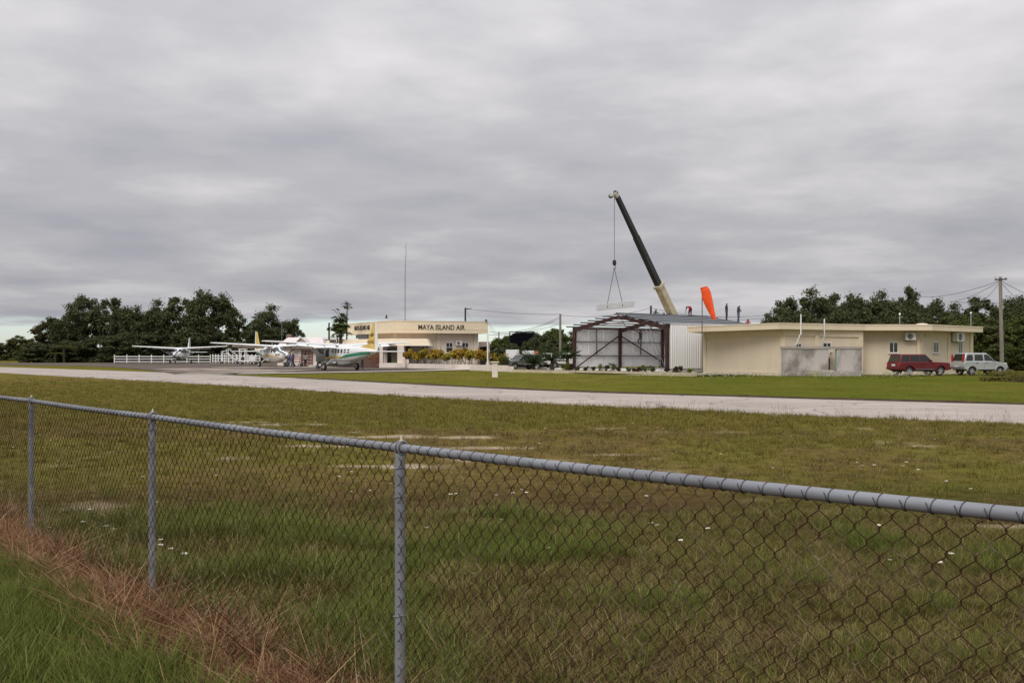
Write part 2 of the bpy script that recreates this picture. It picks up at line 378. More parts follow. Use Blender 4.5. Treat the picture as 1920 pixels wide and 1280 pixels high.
# runway: a pale strip between its two edges, a little proud of the grass
M_RUN = pm('runway_surface', (0.305, 0.262, 0.228), 0.95, col2=(0.45, 0.39, 0.34), scale=0.22, bump=0.0, streak=(1.0, 1.0, 1), detail=9, lo=0.3, hi=0.72)
t = M_RUN.node_tree; b = t.nodes['Principled BSDF']       # tar cracks and tyre streaks along the strip
tcn = t.nodes.new('ShaderNodeTexCoord'); mp = t.nodes.new('ShaderNodeMapping'); mp.inputs['Rotation'].default_value = (0, 0, math.radians(51)); mp.inputs['Scale'].default_value = (0.05, 1.3, 1)
t.links.new(tcn.outputs['Object'], mp.inputs[0])
nz = t.nodes.new('ShaderNodeTexNoise'); nz.inputs['Scale'].default_value = 1.0; nz.inputs['Detail'].default_value = 6; nz.inputs['Roughness'].default_value = 0.7; t.links.new(mp.outputs[0], nz.inputs['Vector'])
mr_ = t.nodes.new('ShaderNodeMapRange'); mr_.inputs[1].default_value = 0.3; mr_.inputs[2].default_value = 0.7; mr_.inputs[3].default_value = 0.78; mr_.inputs[4].default_value = 1.12; t.links.new(nz.outputs[0], mr_.inputs[0])
sv = t.nodes.new('ShaderNodeVectorMath'); sv.operation = 'SCALE'
rampn = [n for n in t.nodes if n.type == 'VALTORGB'][0]
t.links.new(rampn.outputs[0], sv.inputs[0]); 
vo = t.nodes.new('ShaderNodeTexVoronoi'); vo.feature = 'DISTANCE_TO_EDGE'; vo.inputs['Scale'].default_value = 0.22; wv = t.nodes.new('ShaderNodeVectorMath'); wv.operation = 'ADD'
nd = t.nodes.new('ShaderNodeTexNoise'); nd.inputs['Scale'].default_value = 0.8; nd.inputs['Detail'].default_value = 5; t.links.new(tcn.outputs['Object'], nd.inputs['Vector']); t.links.new(tcn.outputs['Object'], wv.inputs[0]); t.links.new(nd.outputs['Color'], wv.inputs[1]); t.links.new(wv.outputs[0], vo.inputs['Vector'])
cr_ = t.nodes.new('ShaderNodeMapRange'); cr_.inputs[1].default_value = 0.002; cr_.inputs[2].default_value = 0.014; cr_.inputs[3].default_value = 0.45; cr_.inputs[4].default_value = 1.0; t.links.new(vo.outputs['Distance'], cr_.inputs[0])
ng_ = t.nodes.new('ShaderNodeTexNoise'); ng_.inputs['Scale'].default_value = 9.0; ng_.inputs['Detail'].default_value = 8; ng_.inputs['Roughness'].default_value = .8; t.links.new(tcn.outputs['Object'], ng_.inputs['Vector'])
gg = t.nodes.new('ShaderNodeMapRange'); gg.inputs[1].default_value = .3; gg.inputs[2].default_value = .7; gg.inputs[3].default_value = .75; gg.inputs[4].default_value = 1.25; t.links.new(ng_.outputs[0], gg.inputs[0])
k1 = t.nodes.new('ShaderNodeMath'); k1.operation = 'MULTIPLY'; t.links.new(mr_.outputs[0], k1.inputs[0]); t.links.new(cr_.outputs[0], k1.inputs[1]); k2_ = t.nodes.new('ShaderNodeMath'); k2_.operation = 'MULTIPLY'; t.links.new(k1.outputs[0], k2_.inputs[0]); t.links.new(gg.outputs[0], k2_.inputs[1])
t.links.new(k2_.outputs[0], sv.inputs['Scale']); t.links.new(sv.outputs[0], b.inputs['Base Color'])
n = len(far_s); mb = MB()
vs = [(p.x, p.y, 0.03) for p in near_s] + [(p.x, p.y, 0.03) for p in far_s] + [(p.x, p.y, -0.05) for p in near_s] + [(p.x, p.y, -0.05) for p in far_s]
fs = []
for i in range(n - 1):
    fs += [(i, i + 1, n + i + 1, n + i), (2 * n + i, 2 * n + i + 1, i + 1, i), (n + i, n + i + 1, 3 * n + i + 1, 3 * n + i)]
mb.add(vs, fs); kind(mb.build('runway', M_RUN), 'structure')

# the turf beyond the runway ends in a low earth lip
mb = MB(); n = len(far_s); vs = []
for i, p in enumerate(far_s):
    q = far_s[min(i + 1, n - 1)] - far_s[max(i - 1, 0)]; nn = Vector((-q.y, q.x, 0)).normalized(); nn = nn if nn.y > 0 else -nn; w = 0.05 + 0.05 * float(vnoise(i * 1.7, 2, 1, 9)); h = 0.085 + 0.03 * float(vnoise(i * 2.3, 5, 1, 8))
    vs += [p + nn * .01 + Vector((0, 0, .02)), p + nn * w + Vector((0, 0, h)), p + nn * 1.2 + Vector((0, 0, .004))]
i0 = next(i for i, p in enumerate(far_s) if p.y < 72)
mb.add(vs, [(i * 3, i * 3 + 1, i * 3 + 4, i * 3 + 3) for i in range(i0, n - 1)], 0); mb.add(vs, [(i * 3 + 1, i * 3 + 2, i * 3 + 5, i * 3 + 4) for i in range(i0, n - 1)], 1)
kind(mb.build('ground', [pm('dark_earth', (.05, .035, .02), 1.0, var=.3, scale=3), pm('turf_edge', (.120, .116, .022), 1.0, spec=0, var=.25, scale=4)]), 'structure')

# apron in front of the terminal with a pale concrete margin
M_APR = pm('apron_asphalt', (0.085, 0.068, 0.056), 0.95, spec=0.1, col2=(0.19, 0.155, 0.126), scale=0.16, streak=(0.35, 1.4, 1), detail=7, lo=0.45, hi=0.75)
apr_near = [G(40, 684.6), G(150, 686.4), G(215, 688.6), G(275, 694.0), G(330, 702.2), G(440, 702.4), G(640, 699.2), G(790, 696.2), G(880, 693.8), G(925, 692.6)]
poly = [(p.x, p.y) for p in apr_near] + [(3, 118), (3, 176), (-62, 193), (-112, 193)]
kind(MB().extr([(x, y, -0.05) for x, y in poly], (0, 0, 0.11)).build('apron', M_APR), 'structure')
mb = MB()
for a, q in zip(apr_near[4:-1], apr_near[5:]):
    dd = (q - a).normalized(); nn = Vector((-dd.y, dd.x, 0)); nn = nn if nn.y > 0 else -nn
    mb.add([a + nn * -0.35 + Vector((0, 0, 0.066)), q + nn * -0.35 + Vector((0, 0, 0.066)), q + nn * 2.2 + Vector((0, 0, 0.066)), a + nn * 2.2 + Vector((0, 0, 0.066))], [(0, 1, 2, 3)])
    mb.add([a + nn * -0.35 + Vector((0, 0, 0.066)), q + nn * -0.35 + Vector((0, 0, 0.066)), q + nn * -0.35 + Vector((0, 0, -0.03)), a + nn * -0.35 + Vector((0, 0, -0.03))], [(0, 1, 2, 3)], 1)  # near-black front face: the shadow of the edge step put into its colour
kind(mb.build('pavement', [M_CONCL, pm('edge_step_shadow', (0.03, 0.026, 0.022), 0.9)]), 'structure')
# worn pale bands where the apron meets the runway
M_BAND = pm('sandy_worn_band', (0.40, 0.33, 0.27), 0.95, var=0.15, scale=0.6, streak=(0.3, 1.5, 1))
mb = MB()
for (x0, y0, x1, y1, w) in [(285, 692.6, 490, 691.4, 3.0), (300, 696.0, 600, 694.6, 2.6), (345, 699.0, 560, 697.4, 1.8), (395, 689.0, 640, 688.6, 4.0)]:
    a, q = G(x0, y0), G(x1, y1); k = 24; L = []; R = []
    dd = (q - a).normalized(); nn = Vector((-dd.y, dd.x, 0))
    for i in range(k + 1):
        s = i / k; p = a.lerp(q, s); ww = w * (math.sin(math.pi * s) ** 0.5) * (0.7 + 0.6 * float(vnoise(i * 0.5, x0, 1, 5))) + 0.02; off = (float(vnoise(i * 0.35, x0, 1, 6)) - 0.5) * 2
        L.append(p + nn * (off + ww)); R.append(p + nn * (off - ww))
    mb.add([(p.x, p.y, 0.066) for p in L + R], [(i, i + 1, k + 2 + i, k + 1 + i) for i in range(k)])
kind(mb.build('pavement', M_BAND), 'structure')
# dirt track beside the silver car
mb = MB(); a = [G(1885, 693.5), G(2150, 695)]; w = 1.4
mb.add([(a[0].x, a[0].y - w, 0.012), (a[1].x, a[1].y - w, 0.012), (a[1].x, a[1].y + w, 0.012), (a[0].x, a[0].y + w, 0.012)], [(0, 1, 2, 3)])
kind(mb.build('path', pm('dirt_track', (0.30, 0.245, 0.17), 1.0, var=0.2, scale=0.8)), 'structure')

# ================================================================== GRASS
src_col = bpy.data.collections.new('grass_sources')
def tuft(name, nb, h0, h1, w, spread, lean, mat, seed, curl=0.5):
    r = random.Random(seed); mb = MB()
    for i in range(nb):
        a = r.uniform(0, 6.283); rad = spread * math.sqrt(r.random()); bx, by = rad * math.cos(a), rad * math.sin(a)
        h = r.uniform(h0, h1); la = a + r.uniform(-1.1, 1.1); ln = lean * r.uniform(0.3, 1.3) * h
        dx, dy = math.cos(la), math.sin(la); sx, sy = -dy * w / 2, dx * w / 2; pts = []
        for k, s in enumerate((0.0, 0.4, 0.75, 1.0)):
            o = ln * (s + curl * s * s); z = h * (s - 0.35 * curl * lean * s * s); ww = (1.0, 0.95, 0.6, 0.08)[k]
            px_, py_ = bx + dx * o, by + dy * o
            pts += [(px_ - sx * ww, py_ - sy * ww, z), (px_ + sx * ww, py_ + sy * ww, z)]
        mb.add(pts, [(0, 1, 3, 2), (2, 3, 5, 4), (4, 5, 7, 6)])
    me = bpy.data.meshes.new(name); me.from_pydata(mb.v, [], mb.f); me.materials.append(mat)
    me.polygons.foreach_set('use_smooth', [True] * len(me.polygons)); me.update()
    return bpy.data.objects.new(name, me)
ML = leafm('lush_grass', [(0.040, 0.055, 0.010), (0.085, 0.112, 0.020), (0.145, 0.165, 0.036), (0.10, 0.125, 0.025), (0.36, 0.32, 0.13)], 0.3, inst=0.45)
MX = leafm('mixed_grass', [(0.048, 0.050, 0.010), (0.100, 0.094, 0.021), (0.140, 0.104, 0.032), (0.34, 0.27, 0.12), (0.098, 0.110, 0.021)], 0.25, inst=0.5)
MB_ = leafm('brown_grass', [(0.042, 0.023, 0.012), (0.090, 0.054, 0.026), (0.28, 0.20, 0.10), (0.080, 0.070, 0.020), (0.12, 0.066, 0.036)], 0.2, inst=0.4)
MW = leafm('mown_grass', [(0.105, 0.108, 0.018), (0.155, 0.142, 0.030), (0.20, 0.155, 0.045), (0.145, 0.152, 0.028)], 0.25, inst=0.5)
MS = leafm('dry_straw', [(0.060, 0.022, 0.012), (0.18, 0.080, 0.042), (0.26, 0.135, 0.072), (0.46, 0.32, 0.18), (0.12, 0.048, 0.028), (0.15, 0.085, 0.04)], 0.2, inst=0.35)
T = {
 'lush': [tuft('grass_tuft', 22, 0.06, 0.23, 0.0046, 0.065, 0.55, ML, s, 0.7) for s in range(4)],
 'mixed': [tuft('grass_tuft', 22, 0.035, 0.14, 0.0042, 0.070, 0.7, MX, 10 + s, 0.8) for s in range(4)],
 'brown': [tuft('grass_tuft', 24, 0.03, 0.12, 0.0036, 0.075, 0.95, MB_, 20 + s, 1.0) for s in range(3)],
 'mown': [tuft('grass_tuft', 18, 0.025, 0.095, 0.0075, 0.095, 0.65, MW, 30 + s, 0.6) for s in range(4)],
 'straw': [tuft('straw_tuft', 26, 0.03, 0.12 if s < 4 else 0.19, 0.0046, 0.09, 1.35, MS, 40 + s, 1.3) for s in range(5)],
}
# thin flowering stalks
mb = MB(); 
def stalk(seed):
    r = random.Random(seed); mb = MB()
    for i in range(3):
        a = r.uniform(0, 6.28); h = r.uniform(0.18, 0.36); x, y = r.uniform(-.05, .05), r.uniform(-.05, .05); l = r.uniform(0.02, 0.12)
        mb.tube([(x, y, 0), (x + l * .4 * math.cos(a), y + l * .4 * math.sin(a), h * .6), (x + l * math.cos(a), y + l * math.sin(a), h)], [0.0016, 0.0014, 0.0008], 3)
        for k in range(5):
            z = h * (0.72 + 0.06 * k); b_ = r.uniform(0, 6.28); p = Vector((x + l * z / h * math.cos(a), y + l * z / h * math.sin(a), z)); q = p + Vector((math.cos(b_) * .016, math.sin(b_) * .016, .022))
            mb.add([p, p + Vector((.004, 0, .006)), q], [(0, 1, 2)])
    me = bpy.data.meshes.new('grass_stalk'); me.from_pydata(mb.v, [], mb.f); me.materials.append(leafm('seed_stalk', [(0.16, 0.10, 0.05), (0.24, 0.17, 0.09)], 0)); me.update()
    return bpy.data.objects.new('grass_stalk', me)
T['stalk'] = [stalk(s) for s in range(3)]
def flower(seed):
    r = random.Random(seed); mb = MB(); mb.tube([(0, 0, 0), (0.01, 0, 0.1)], 0.0016, 3, 1)
    for k in range(6):
        a = k * math.pi / 3 + r.uniform(-.2, .2); ca_, sa_ = math.cos(a), math.sin(a); L_ = r.uniform(.017, .026)
        mb.add([(0.01, 0, .1), (.01 + ca_ * L_ * .6 - sa_ * .009, sa_ * L_ * .6 + ca_ * .009, .112), (.01 + ca_ * L_, sa_ * L_, .108), (.01 + ca_ * L_ * .6 + sa_ * .009, sa_ * L_ * .6 - ca_ * .009, .112)], [(0, 1, 2, 3)], 0)
    mb.sphere((0.01, 0, 0.105), 0.006, 6, 4, 2)
    me = bpy.data.meshes.new('white_flower'); me.from_pydata(mb.v, [], mb.f)
    for q in (leafm('petal', [(0.72, 0.68, 0.58), (0.80, 0.78, 0.72)], 0.2), ML, pm('flower_eye', (0.6, 0.42, 0.08))): me.materials.append(q)
    me.polygons.foreach_set('material_index', mb.m); me.update(); return bpy.data.objects.new('white_flower', me)
T['flower'] = [flower(s) for s in range(3)]
def scatter(name, key, xyz, scl, label, cat, tilt=0.1):
    n = len(xyz); me = bpy.data.meshes.new(name); me.vertices.add(n); me.vertices.foreach_set('co', np.asarray(xyz, np.float32).ravel())
    rot = np.stack([RNG.normal(0, tilt, n), RNG.normal(0, tilt, n), RNG.uniform(0, 6.283, n)], -1).astype(np.float32)
    a = me.attributes.new('rot', 'FLOAT_VECTOR', 'POINT'); a.data.foreach_set('vector', rot.ravel())
    a = me.attributes.new('scl', 'FLOAT', 'POINT'); a.data.foreach_set('value', np.asarray(scl, np.float32))
    a = me.attributes.new('pick', 'INT', 'POINT'); a.data.foreach_set('value', RNG.integers(0, len(T[key]), n).astype(np.int32))
    o = mesh_obj(name, me); c = bpy.data.collections.new(key + '_sources')
    for s in T[key]: c.objects.link(s)
    ng = bpy.data.node_groups.new(name, 'GeometryNodeTree')
    ng.interface.new_socket('Geometry', in_out='INPUT', socket_type='NodeSocketGeometry'); ng.interface.new_socket('Geometry', in_out='OUTPUT', socket_type='NodeSocketGeometry')
    gi = ng.nodes.new('NodeGroupInput'); go = ng.nodes.new('NodeGroupOutput'); ip = ng.nodes.new('GeometryNodeInstanceOnPoints')
    ci = ng.nodes.new('GeometryNodeCollectionInfo'); ci.inputs['Collection'].default_value = c; ci.inputs['Separate Children'].default_value = True; ci.inputs['Reset Children'].default_value = True
    def na(nm, ty):
        q = ng.nodes.new('GeometryNodeInputNamedAttribute'); q.data_type = ty; q.inputs['Name'].default_value = nm
        return [s for s in q.outputs if s.enabled and s.name == 'Attribute'][0]
    ng.links.new(gi.outputs[0], ip.inputs['Points']); ng.links.new(ci.outputs[0], ip.inputs['Instance']); ip.inputs['Pick Instance'].default_value = True
    ng.links.new(na('pick', 'INT'), ip.inputs['Instance Index']); ng.links.new(na('rot', 'FLOAT_VECTOR'), ip.inputs['Rotation']); ng.links.new(na('scl', 'FLOAT'), ip.inputs['Scale'])
    ng.links.new(ip.outputs[0], go.inputs[0])
    o.modifiers.new('scatter', 'NODES').node_group = ng
    tag(o, label, cat); kind(o, 'stuff'); return o
def cand(n, y0, y1):            # uniform over the wedge of ground in front of the camera, a little wider than the view
    Y = np.sqrt(RNG.uniform(y0 * y0, y1 * y1, n)); X = RNG.uniform(-1, 1, n) * (0.52 * Y + 2.4); return X, Y
X1, Y1 = cand(43000, 4.6, 10.5); X2, Y2 = cand(90000, 10.5, 75); k_ = RNG.random(len(Y2)) < np.clip((75 - Y2) / 50, 0, 1) ** 1.6; X2, Y2 = X2[k_], Y2[k_]
X = np.concatenate([X1, X2]); Y = np.concatenate([Y1, Y2]); ok = X < x_near(Y) - 0.05 * RNG.random(len(X)) + 0.10
X, Y = X[ok], Y[ok]; d, bare, dry, lush, straw = zones(X, Y); R1 = RNG.random(len(X))
keep = (R1 > bare * 1.05 - 0.02) & (straw < 0.4 + 0.6 * RNG.random(len(X)) * (d > -0.2)) ; X, Y, d, dry, lush, bare = [q[keep] for q in (X, Y, d, dry, lush, bare)]
R2 = RNG.random(len(X)); outer = d < 0
is_lush = ((R2 < lush * (1 - 0.6 * dry) + 0.07) & (Y < 13)) | (outer & (R2 < 0.55))
is_brown = ~is_lush & (RNG.random(len(X)) < dry * 0.62) & (Y < 22)
is_mown = ~is_lush & ~is_brown & ((Y > 11) | (RNG.random(len(X)) < 0.15))
is_mix = ~(is_lush | is_brown | is_mown)
far_s_ = 1 + np.clip((Y - 10) / 14, 0, 1.2) * 0.45
hgt = (0.50 + 0.75 * fbm(X, Y, 0.9, 101)) * (1 - 0.25 * sstep(-0.3, 1.2, X) * (Y < 12))
def emit(name, key, mask, base, label, cat, tilt=0.12):
    n = mask.sum(); scatter(name, key, np.stack([X[mask], Y[mask], np.zeros(n)], -1), base * hgt[mask] * far_s_[mask] * RNG.uniform(0.7, 1.3, n), label, cat, tilt)
emit('lush_grass', 'lush', is_lush, 0.95, 'taller dark green grass growing just behind and before the chain-link fence', 'grass')
emit('mixed_grass', 'mixed', is_mix, 1.0, 'short olive grass of the field beyond the chain-link fence', 'grass')
emit('brown_grass', 'brown', is_brown, 1.0, 'withered brown grass in patches beyond the chain-link fence', 'grass')
emit('mown_grass', 'mown', is_mown, 0.95, 'mown yellow green grass in front of the runway', 'grass')
# tall thin stalks, more of them along the near edge of the runway
Xa, Ya = cand(2600, 9, 34); oka = (Xa < x_near(Ya)) & ((Xa > x_near(Ya) - 2.6) | (RNG.random(len(Xa)) < 0.25)); Xa, Ya = Xa[oka], Ya[oka]
scatter('grass_stalks_stuff', 'stalk', np.stack([Xa, Ya, 0 * Xa], -1), RNG.uniform(0.6, 1.2, len(Xa)), 'thin brown seed stalks along the near edge of the runway', 'grass')
# straw along the foot of the fence
tt = RNG.uniform(-9.5, 5.5, 17000); dd = RNG.uniform(-0.75, 0.3, 17000)
Xs, Ys = FP.x + FD.x * tt + 0.7849 * dd, FP.y + FD.y * tt + 0.6197 * dd; _, _, _, _, st = zones(Xs, Ys); k = RNG.random(17000) < st; Xs, Ys = Xs[k], Ys[k]
scatter('dry_straw', 'straw', np.stack([Xs, Ys, 0 * Xs], -1), RNG.uniform(0.45, 1.15, len(Xs)) * (0.5 + 0.8 * fbm(Xs, Ys, 0.5, 111)), 'dry reddish straw lying along the foot of the chain-link fence', 'grass', 0.35)
# lawn between runway and buildings: sparse coarse tufts
Xl, Yl = cand(26000, 33, 100); k = (Xl > x_far(Yl) - 0.1) & ~((Yl > np.interp(Xl, [-60, -37, -17, -4, 40], [104, 85, 90, 110, 90]) - 1))
k &= RNG.random(len(Xl)) < np.where(Xl - x_far(Yl) < 0.8, 1.0, 0.06); Xl, Yl = Xl[k], Yl[k]
Xe, Ye = cand(15000, 24, 75); w_ = Xe - x_near(Ye); k2 = (w_ > -.1) & (w_ < 1.5 * RNG.random(len(Xe)) ** 2.2 * (0.3 + fbm(Xe, Ye, 2.0, 131))); Xl = np.concatenate([Xl, Xe[k2]]); Yl = np.concatenate([Yl, Ye[k2]])
scatter('lawn_grass', 'mown', np.stack([Xl, Yl, 0 * Xl + .02], -1), RNG.uniform(0.7, 1.3, len(Xl)), 'green mown lawn between the runway and the buildings', 'grass')
# white wildflowers
fp = [G(x, y) for x, y in [(1222, 1006), (1232, 1010), (1331, 1016), (1700, 882), (1696, 890), (1775, 921), (1824, 936), (1788, 1068), (1762, 1083), (846, 947), (858, 946), (962, 945), (976, 938), (988, 944), (660, 902), (632, 910),
     (1243, 815), (1350, 866), (1120, 894), (1450, 894), (300, 1040), (296, 1050), (318, 1058), (350, 1066), (168, 978), (175, 992), (158, 1003), (200, 1012), (208, 1018), (60, 726), (35, 724), (430, 782), (612, 830), (1640, 888), (1617, 889)]]
xf = [p.x for p in fp]; yf = [p.y for p in fp]; sf = [1.15] * len(fp)
for i in range(70):
    Yq = random.uniform(7, 26); xq = random.uniform(-0.5, 0.5) * Yq
    if xq < x_near(Yq): xf.append(xq); yf.append(Yq); sf.append(random.uniform(0.7, 1.1))
for i in range(900):
    pxq = random.choice([random.gauss(1470, 90), random.gauss(1340, 50), random.gauss(1690, 40), random.uniform(1180, 1860)]); p = G(pxq, 705.5 + abs(random.gauss(0, 3.2)))
    xf.append(p.x); yf.append(p.y); sf.append(random.uniform(1.6, 3.4))
scatter('wildflowers', 'flower', np.stack([xf, yf, np.full(len(xf), 0.0)], -1), sf, 'small white wildflowers dotted over the grass', 'flowers')

# ================================================================== CHAIN-LINK FENCE
ROTF = math.atan2(FD.y, FD.x)
fence = thing('chain_link_fence', 'rusty chain-link fence with grey top rail running across the foreground', 'fence', FP, ROTF)
RAILZ = {-4: 1.215, -3: 1.218, -2: 1.220, -1: 1.219, 0: 1.226, 1: 1.263, 2: 1.275}
def rail_z(x): s = x / SPAN; k = sorted(RAILZ); return float(np.interp(s, k, [RAILZ[i] for i in k])) - 0.006 * (1 - (2 * (s - math.floor(s)) - 1) ** 2)
RR = 0.0182
pts = [(x, 0, rail_z(x)) for x in np.arange(-9.0, 6.01, 0.33)]
MB().tube(pts, RR, 20).build('top_rail', M_GALV, fence, smooth=60)
for k in range(-3, 3):
    x = k * SPAN; z = rail_z(x)
    post = MB().tube([(x, 0.0, -0.4), (x, 0.0, z - 0.022)], 0.0222, 20).build('post', M_GALV, fence, smooth=60)
    mb = MB(); mb.tube([(x + 0.004 * math.sin(a), 0.0 + 0.022 * math.cos(a) * 1.15, z + 0.002 + 0.027 * math.sin(a)) for a in np.linspace(0, 2 * math.pi, 25)], 0.0042, 8)
    mb.tube([(x + 0.022, 0.0 + 0.022 * math.cos(a) * 1.15, z + 0.002 + 0.027 * math.sin(a)) for a in np.linspace(0, 2 * math.pi, 25)], 0.0042, 8)
    mb.build('loop_cap', M_GALV, post, smooth=60)
    mb = MB(); mb.tube([(x + 0.01, 0.0, z + 0.024), (x + 0.01, 0.0, z + 0.034), (x + 0.01, 0.0, z + 0.036), (x + 0.01, 0.0, z + 0.046), (x + 0.01, 0.0, z + 0.052)], [0.008, 0.0085, 0.0055, 0.005, 0.002], 10)
    mb.build('finial', pm('pale_cap', (0.5, 0.46, 0.36), 0.6), post, smooth=50)
    for h in (z - 0.085, z - 0.205, 0.52):
        MB().tube([(x + 0.0245 * math.cos(a), 0.0 + 0.0245 * math.sin(a) - (0.006 if math.sin(a) < -.3 else 0), h + 0.004 * math.cos(a)) for a in np.linspace(0, 2 * math.pi, 17)], 0.0019, 5).build('tie_wire', M_GALV, post)
# woven wires: each zigzags between two columns of knots and hooks its neighbours
PIT = 0.03625; HP = 0.0362
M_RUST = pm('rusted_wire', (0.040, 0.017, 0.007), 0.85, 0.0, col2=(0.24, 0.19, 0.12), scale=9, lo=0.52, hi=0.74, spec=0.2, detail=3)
t = M_RUST.node_tree; rp = [n for n in t.nodes if n.type == 'VALTORGB'][0]; nzz = [n for n in t.nodes if n.type == 'TEX_NOISE'][0]      # paler low down: the wire's reflection of the sky put into the colour
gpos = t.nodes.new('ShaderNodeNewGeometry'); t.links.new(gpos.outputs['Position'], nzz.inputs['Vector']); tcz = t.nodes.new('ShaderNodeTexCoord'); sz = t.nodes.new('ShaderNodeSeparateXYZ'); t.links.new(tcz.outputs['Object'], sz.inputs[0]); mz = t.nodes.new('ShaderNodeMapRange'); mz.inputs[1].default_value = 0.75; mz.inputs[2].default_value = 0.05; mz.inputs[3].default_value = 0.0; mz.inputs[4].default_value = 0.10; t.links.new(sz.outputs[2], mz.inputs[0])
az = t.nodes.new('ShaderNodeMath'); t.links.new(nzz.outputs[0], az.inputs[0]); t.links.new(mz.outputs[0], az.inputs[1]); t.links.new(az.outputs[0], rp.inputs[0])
def wire_mesh(odd):
    mb = MB(); pts = []; K = 33
    for k in range(K + 1):
        right = (k + odd) % 2; x = (PIT + 0.0016) if right else -0.0016; z = 1.197 - k * HP; y = 0.0018 if right else -0.0018
        xi = x - (0.0042 if right else -0.0042)
        pts += [(xi, y * .5, z + 0.0075), (x, y, z + 0.0022), (x, -y, z - 0.0022), (xi, -y * .5, z - 0.0075)]
    pts = [(PIT / 2, 0, 1.215)] + pts
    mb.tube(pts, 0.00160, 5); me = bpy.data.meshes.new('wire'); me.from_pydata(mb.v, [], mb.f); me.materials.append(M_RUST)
    me.polygons.foreach_set('use_smooth', [True] * len(me.polygons)); me.update(); return me
WM = [wire_mesh(0), wire_mesh(1)]
YW = -0.0262
i0, i1 = int(-7.55 / PIT), int(2.86 / PIT)
for i in range(i0, i1):
    x = i * PIT; z = rail_z(x)
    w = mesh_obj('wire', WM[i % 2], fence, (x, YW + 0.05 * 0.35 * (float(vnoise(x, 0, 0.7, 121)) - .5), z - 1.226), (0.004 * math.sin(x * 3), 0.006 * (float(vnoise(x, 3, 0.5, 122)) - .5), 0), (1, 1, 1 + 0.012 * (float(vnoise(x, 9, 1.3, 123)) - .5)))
mb = MB()
for rng in (range(int(-9.0 / PIT), i0), range(i1, int(5.9 / PIT))):
    for i in rng:
        x = i * PIT; z = rail_z(x); me = WM[i % 2]
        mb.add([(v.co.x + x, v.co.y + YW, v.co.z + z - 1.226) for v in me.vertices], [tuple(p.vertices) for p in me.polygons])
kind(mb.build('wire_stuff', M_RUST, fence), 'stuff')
# ties round the rail, one at every other knot
def tie_mesh(v):
    mb = MB(); R = RR + 0.0012
    A = np.linspace(-1.9, 1.5, 10)
    mb.tube([(0.002 + 0.011 * (a + 1.9) / 3.4 * (1 if v == 0 else 0.8), -R * math.cos(a), R * math.sin(a)) for a in A], 0.0013, 5)
    mb.tube([(0.002, -R * math.cos(a) - 0.002, R * math.sin(a)) for a in np.linspace(-1.9, -0.3, 5)] + [(-0.006, -R - 0.001, 0.004 + R * 0.3)], 0.0012, 5)
    me = bpy.data.meshes.new('tie_wire'); me.from_pydata(mb.v, [], mb.f); me.materials.append(pm('dark_tie_wire', (0.05, 0.048, 0.052), 0.6, 0.4, var=0.3, scale=30)); me.update(); return me
TM = [tie_mesh(0), tie_mesh(1)]
for i in range(i0, i1):
    if i % 2 == 0:
        x = (i + 0.5) * PIT; mesh_obj('tie_wire', TM[(i // 2) % 2], fence, (x, 0, rail_z(x)), (0, 0, random.uniform(-.12, .12)))

# ================================================================== BUILDINGS
def wall_poly(name, poly, z0, z1, mat, parent):
    return MB().extr([(x, y, z0) for x, y in poly], (0, 0, z1 - z0)).build(name, mat, parent, world=True)
def window(W, x0, y0, x1, y1, parent, panes=2, low=0.0, fmat=None, glass=None):
    """a framed window on wall W: white frame, then one mesh per pane; low = share of the height taken by one lower pane"""
    fmat = fmat or M_WHITE; glass = glass or M_GLASS
    t0, t1 = sorted((W.t(x0), W.t(x1))); xm = (x0 + x1) / 2; za, zb = W.z(xm, y1), W.z(xm, y0); w = 0.055
    mb = MB(); O = (W.o, W.d, W.n)
    mb.obox(*O, t0, t1, 0.002, 0.06, za, za + w); mb.obox(*O, t0, t1, 0.002, 0.06, zb - w, zb)
    mb.obox(*O, t0, t0 + w, 0.002, 0.058, za + w, zb - w); mb.obox(*O, t1 - w, t1, 0.002, 0.058, za + w, zb - w)
    zl = za + (zb - za) * low
    if low: mb.obox(*O, t0 + w, t1 - w, 0.002, 0.056, zl - w / 2, zl + w / 2)
    a, b_ = t0 + w, t1 - w; step = (b_ - a) / panes
    for k in range(1, panes): mb.obox(*O, a + step * k - w * .45, a + step * k + w * .45, 0.002, 0.054, zl if low else za + w, zb - w)
    fr = mb.build('window', fmat, parent, world=True)
    for k in range(panes):
        MB().obox(*O, a + step * k + w * .45, a + step * (k + 1) - w * .45, 0.003, 0.02, (zl + w / 2) if low else za + w, zb - w).build('pane', glass, fr, world=True)
    if low: MB().obox(*O, a, b_, 0.003, 0.022, za + w, zl - w / 2).build('pane', glass, fr, world=True)
    mb = MB(); mb.obox(*O, t0 - .06, t1 + .06, 0.002, 0.11, za - 0.06, za - 0.003); mb.build('sill', fmat, fr, world=True)
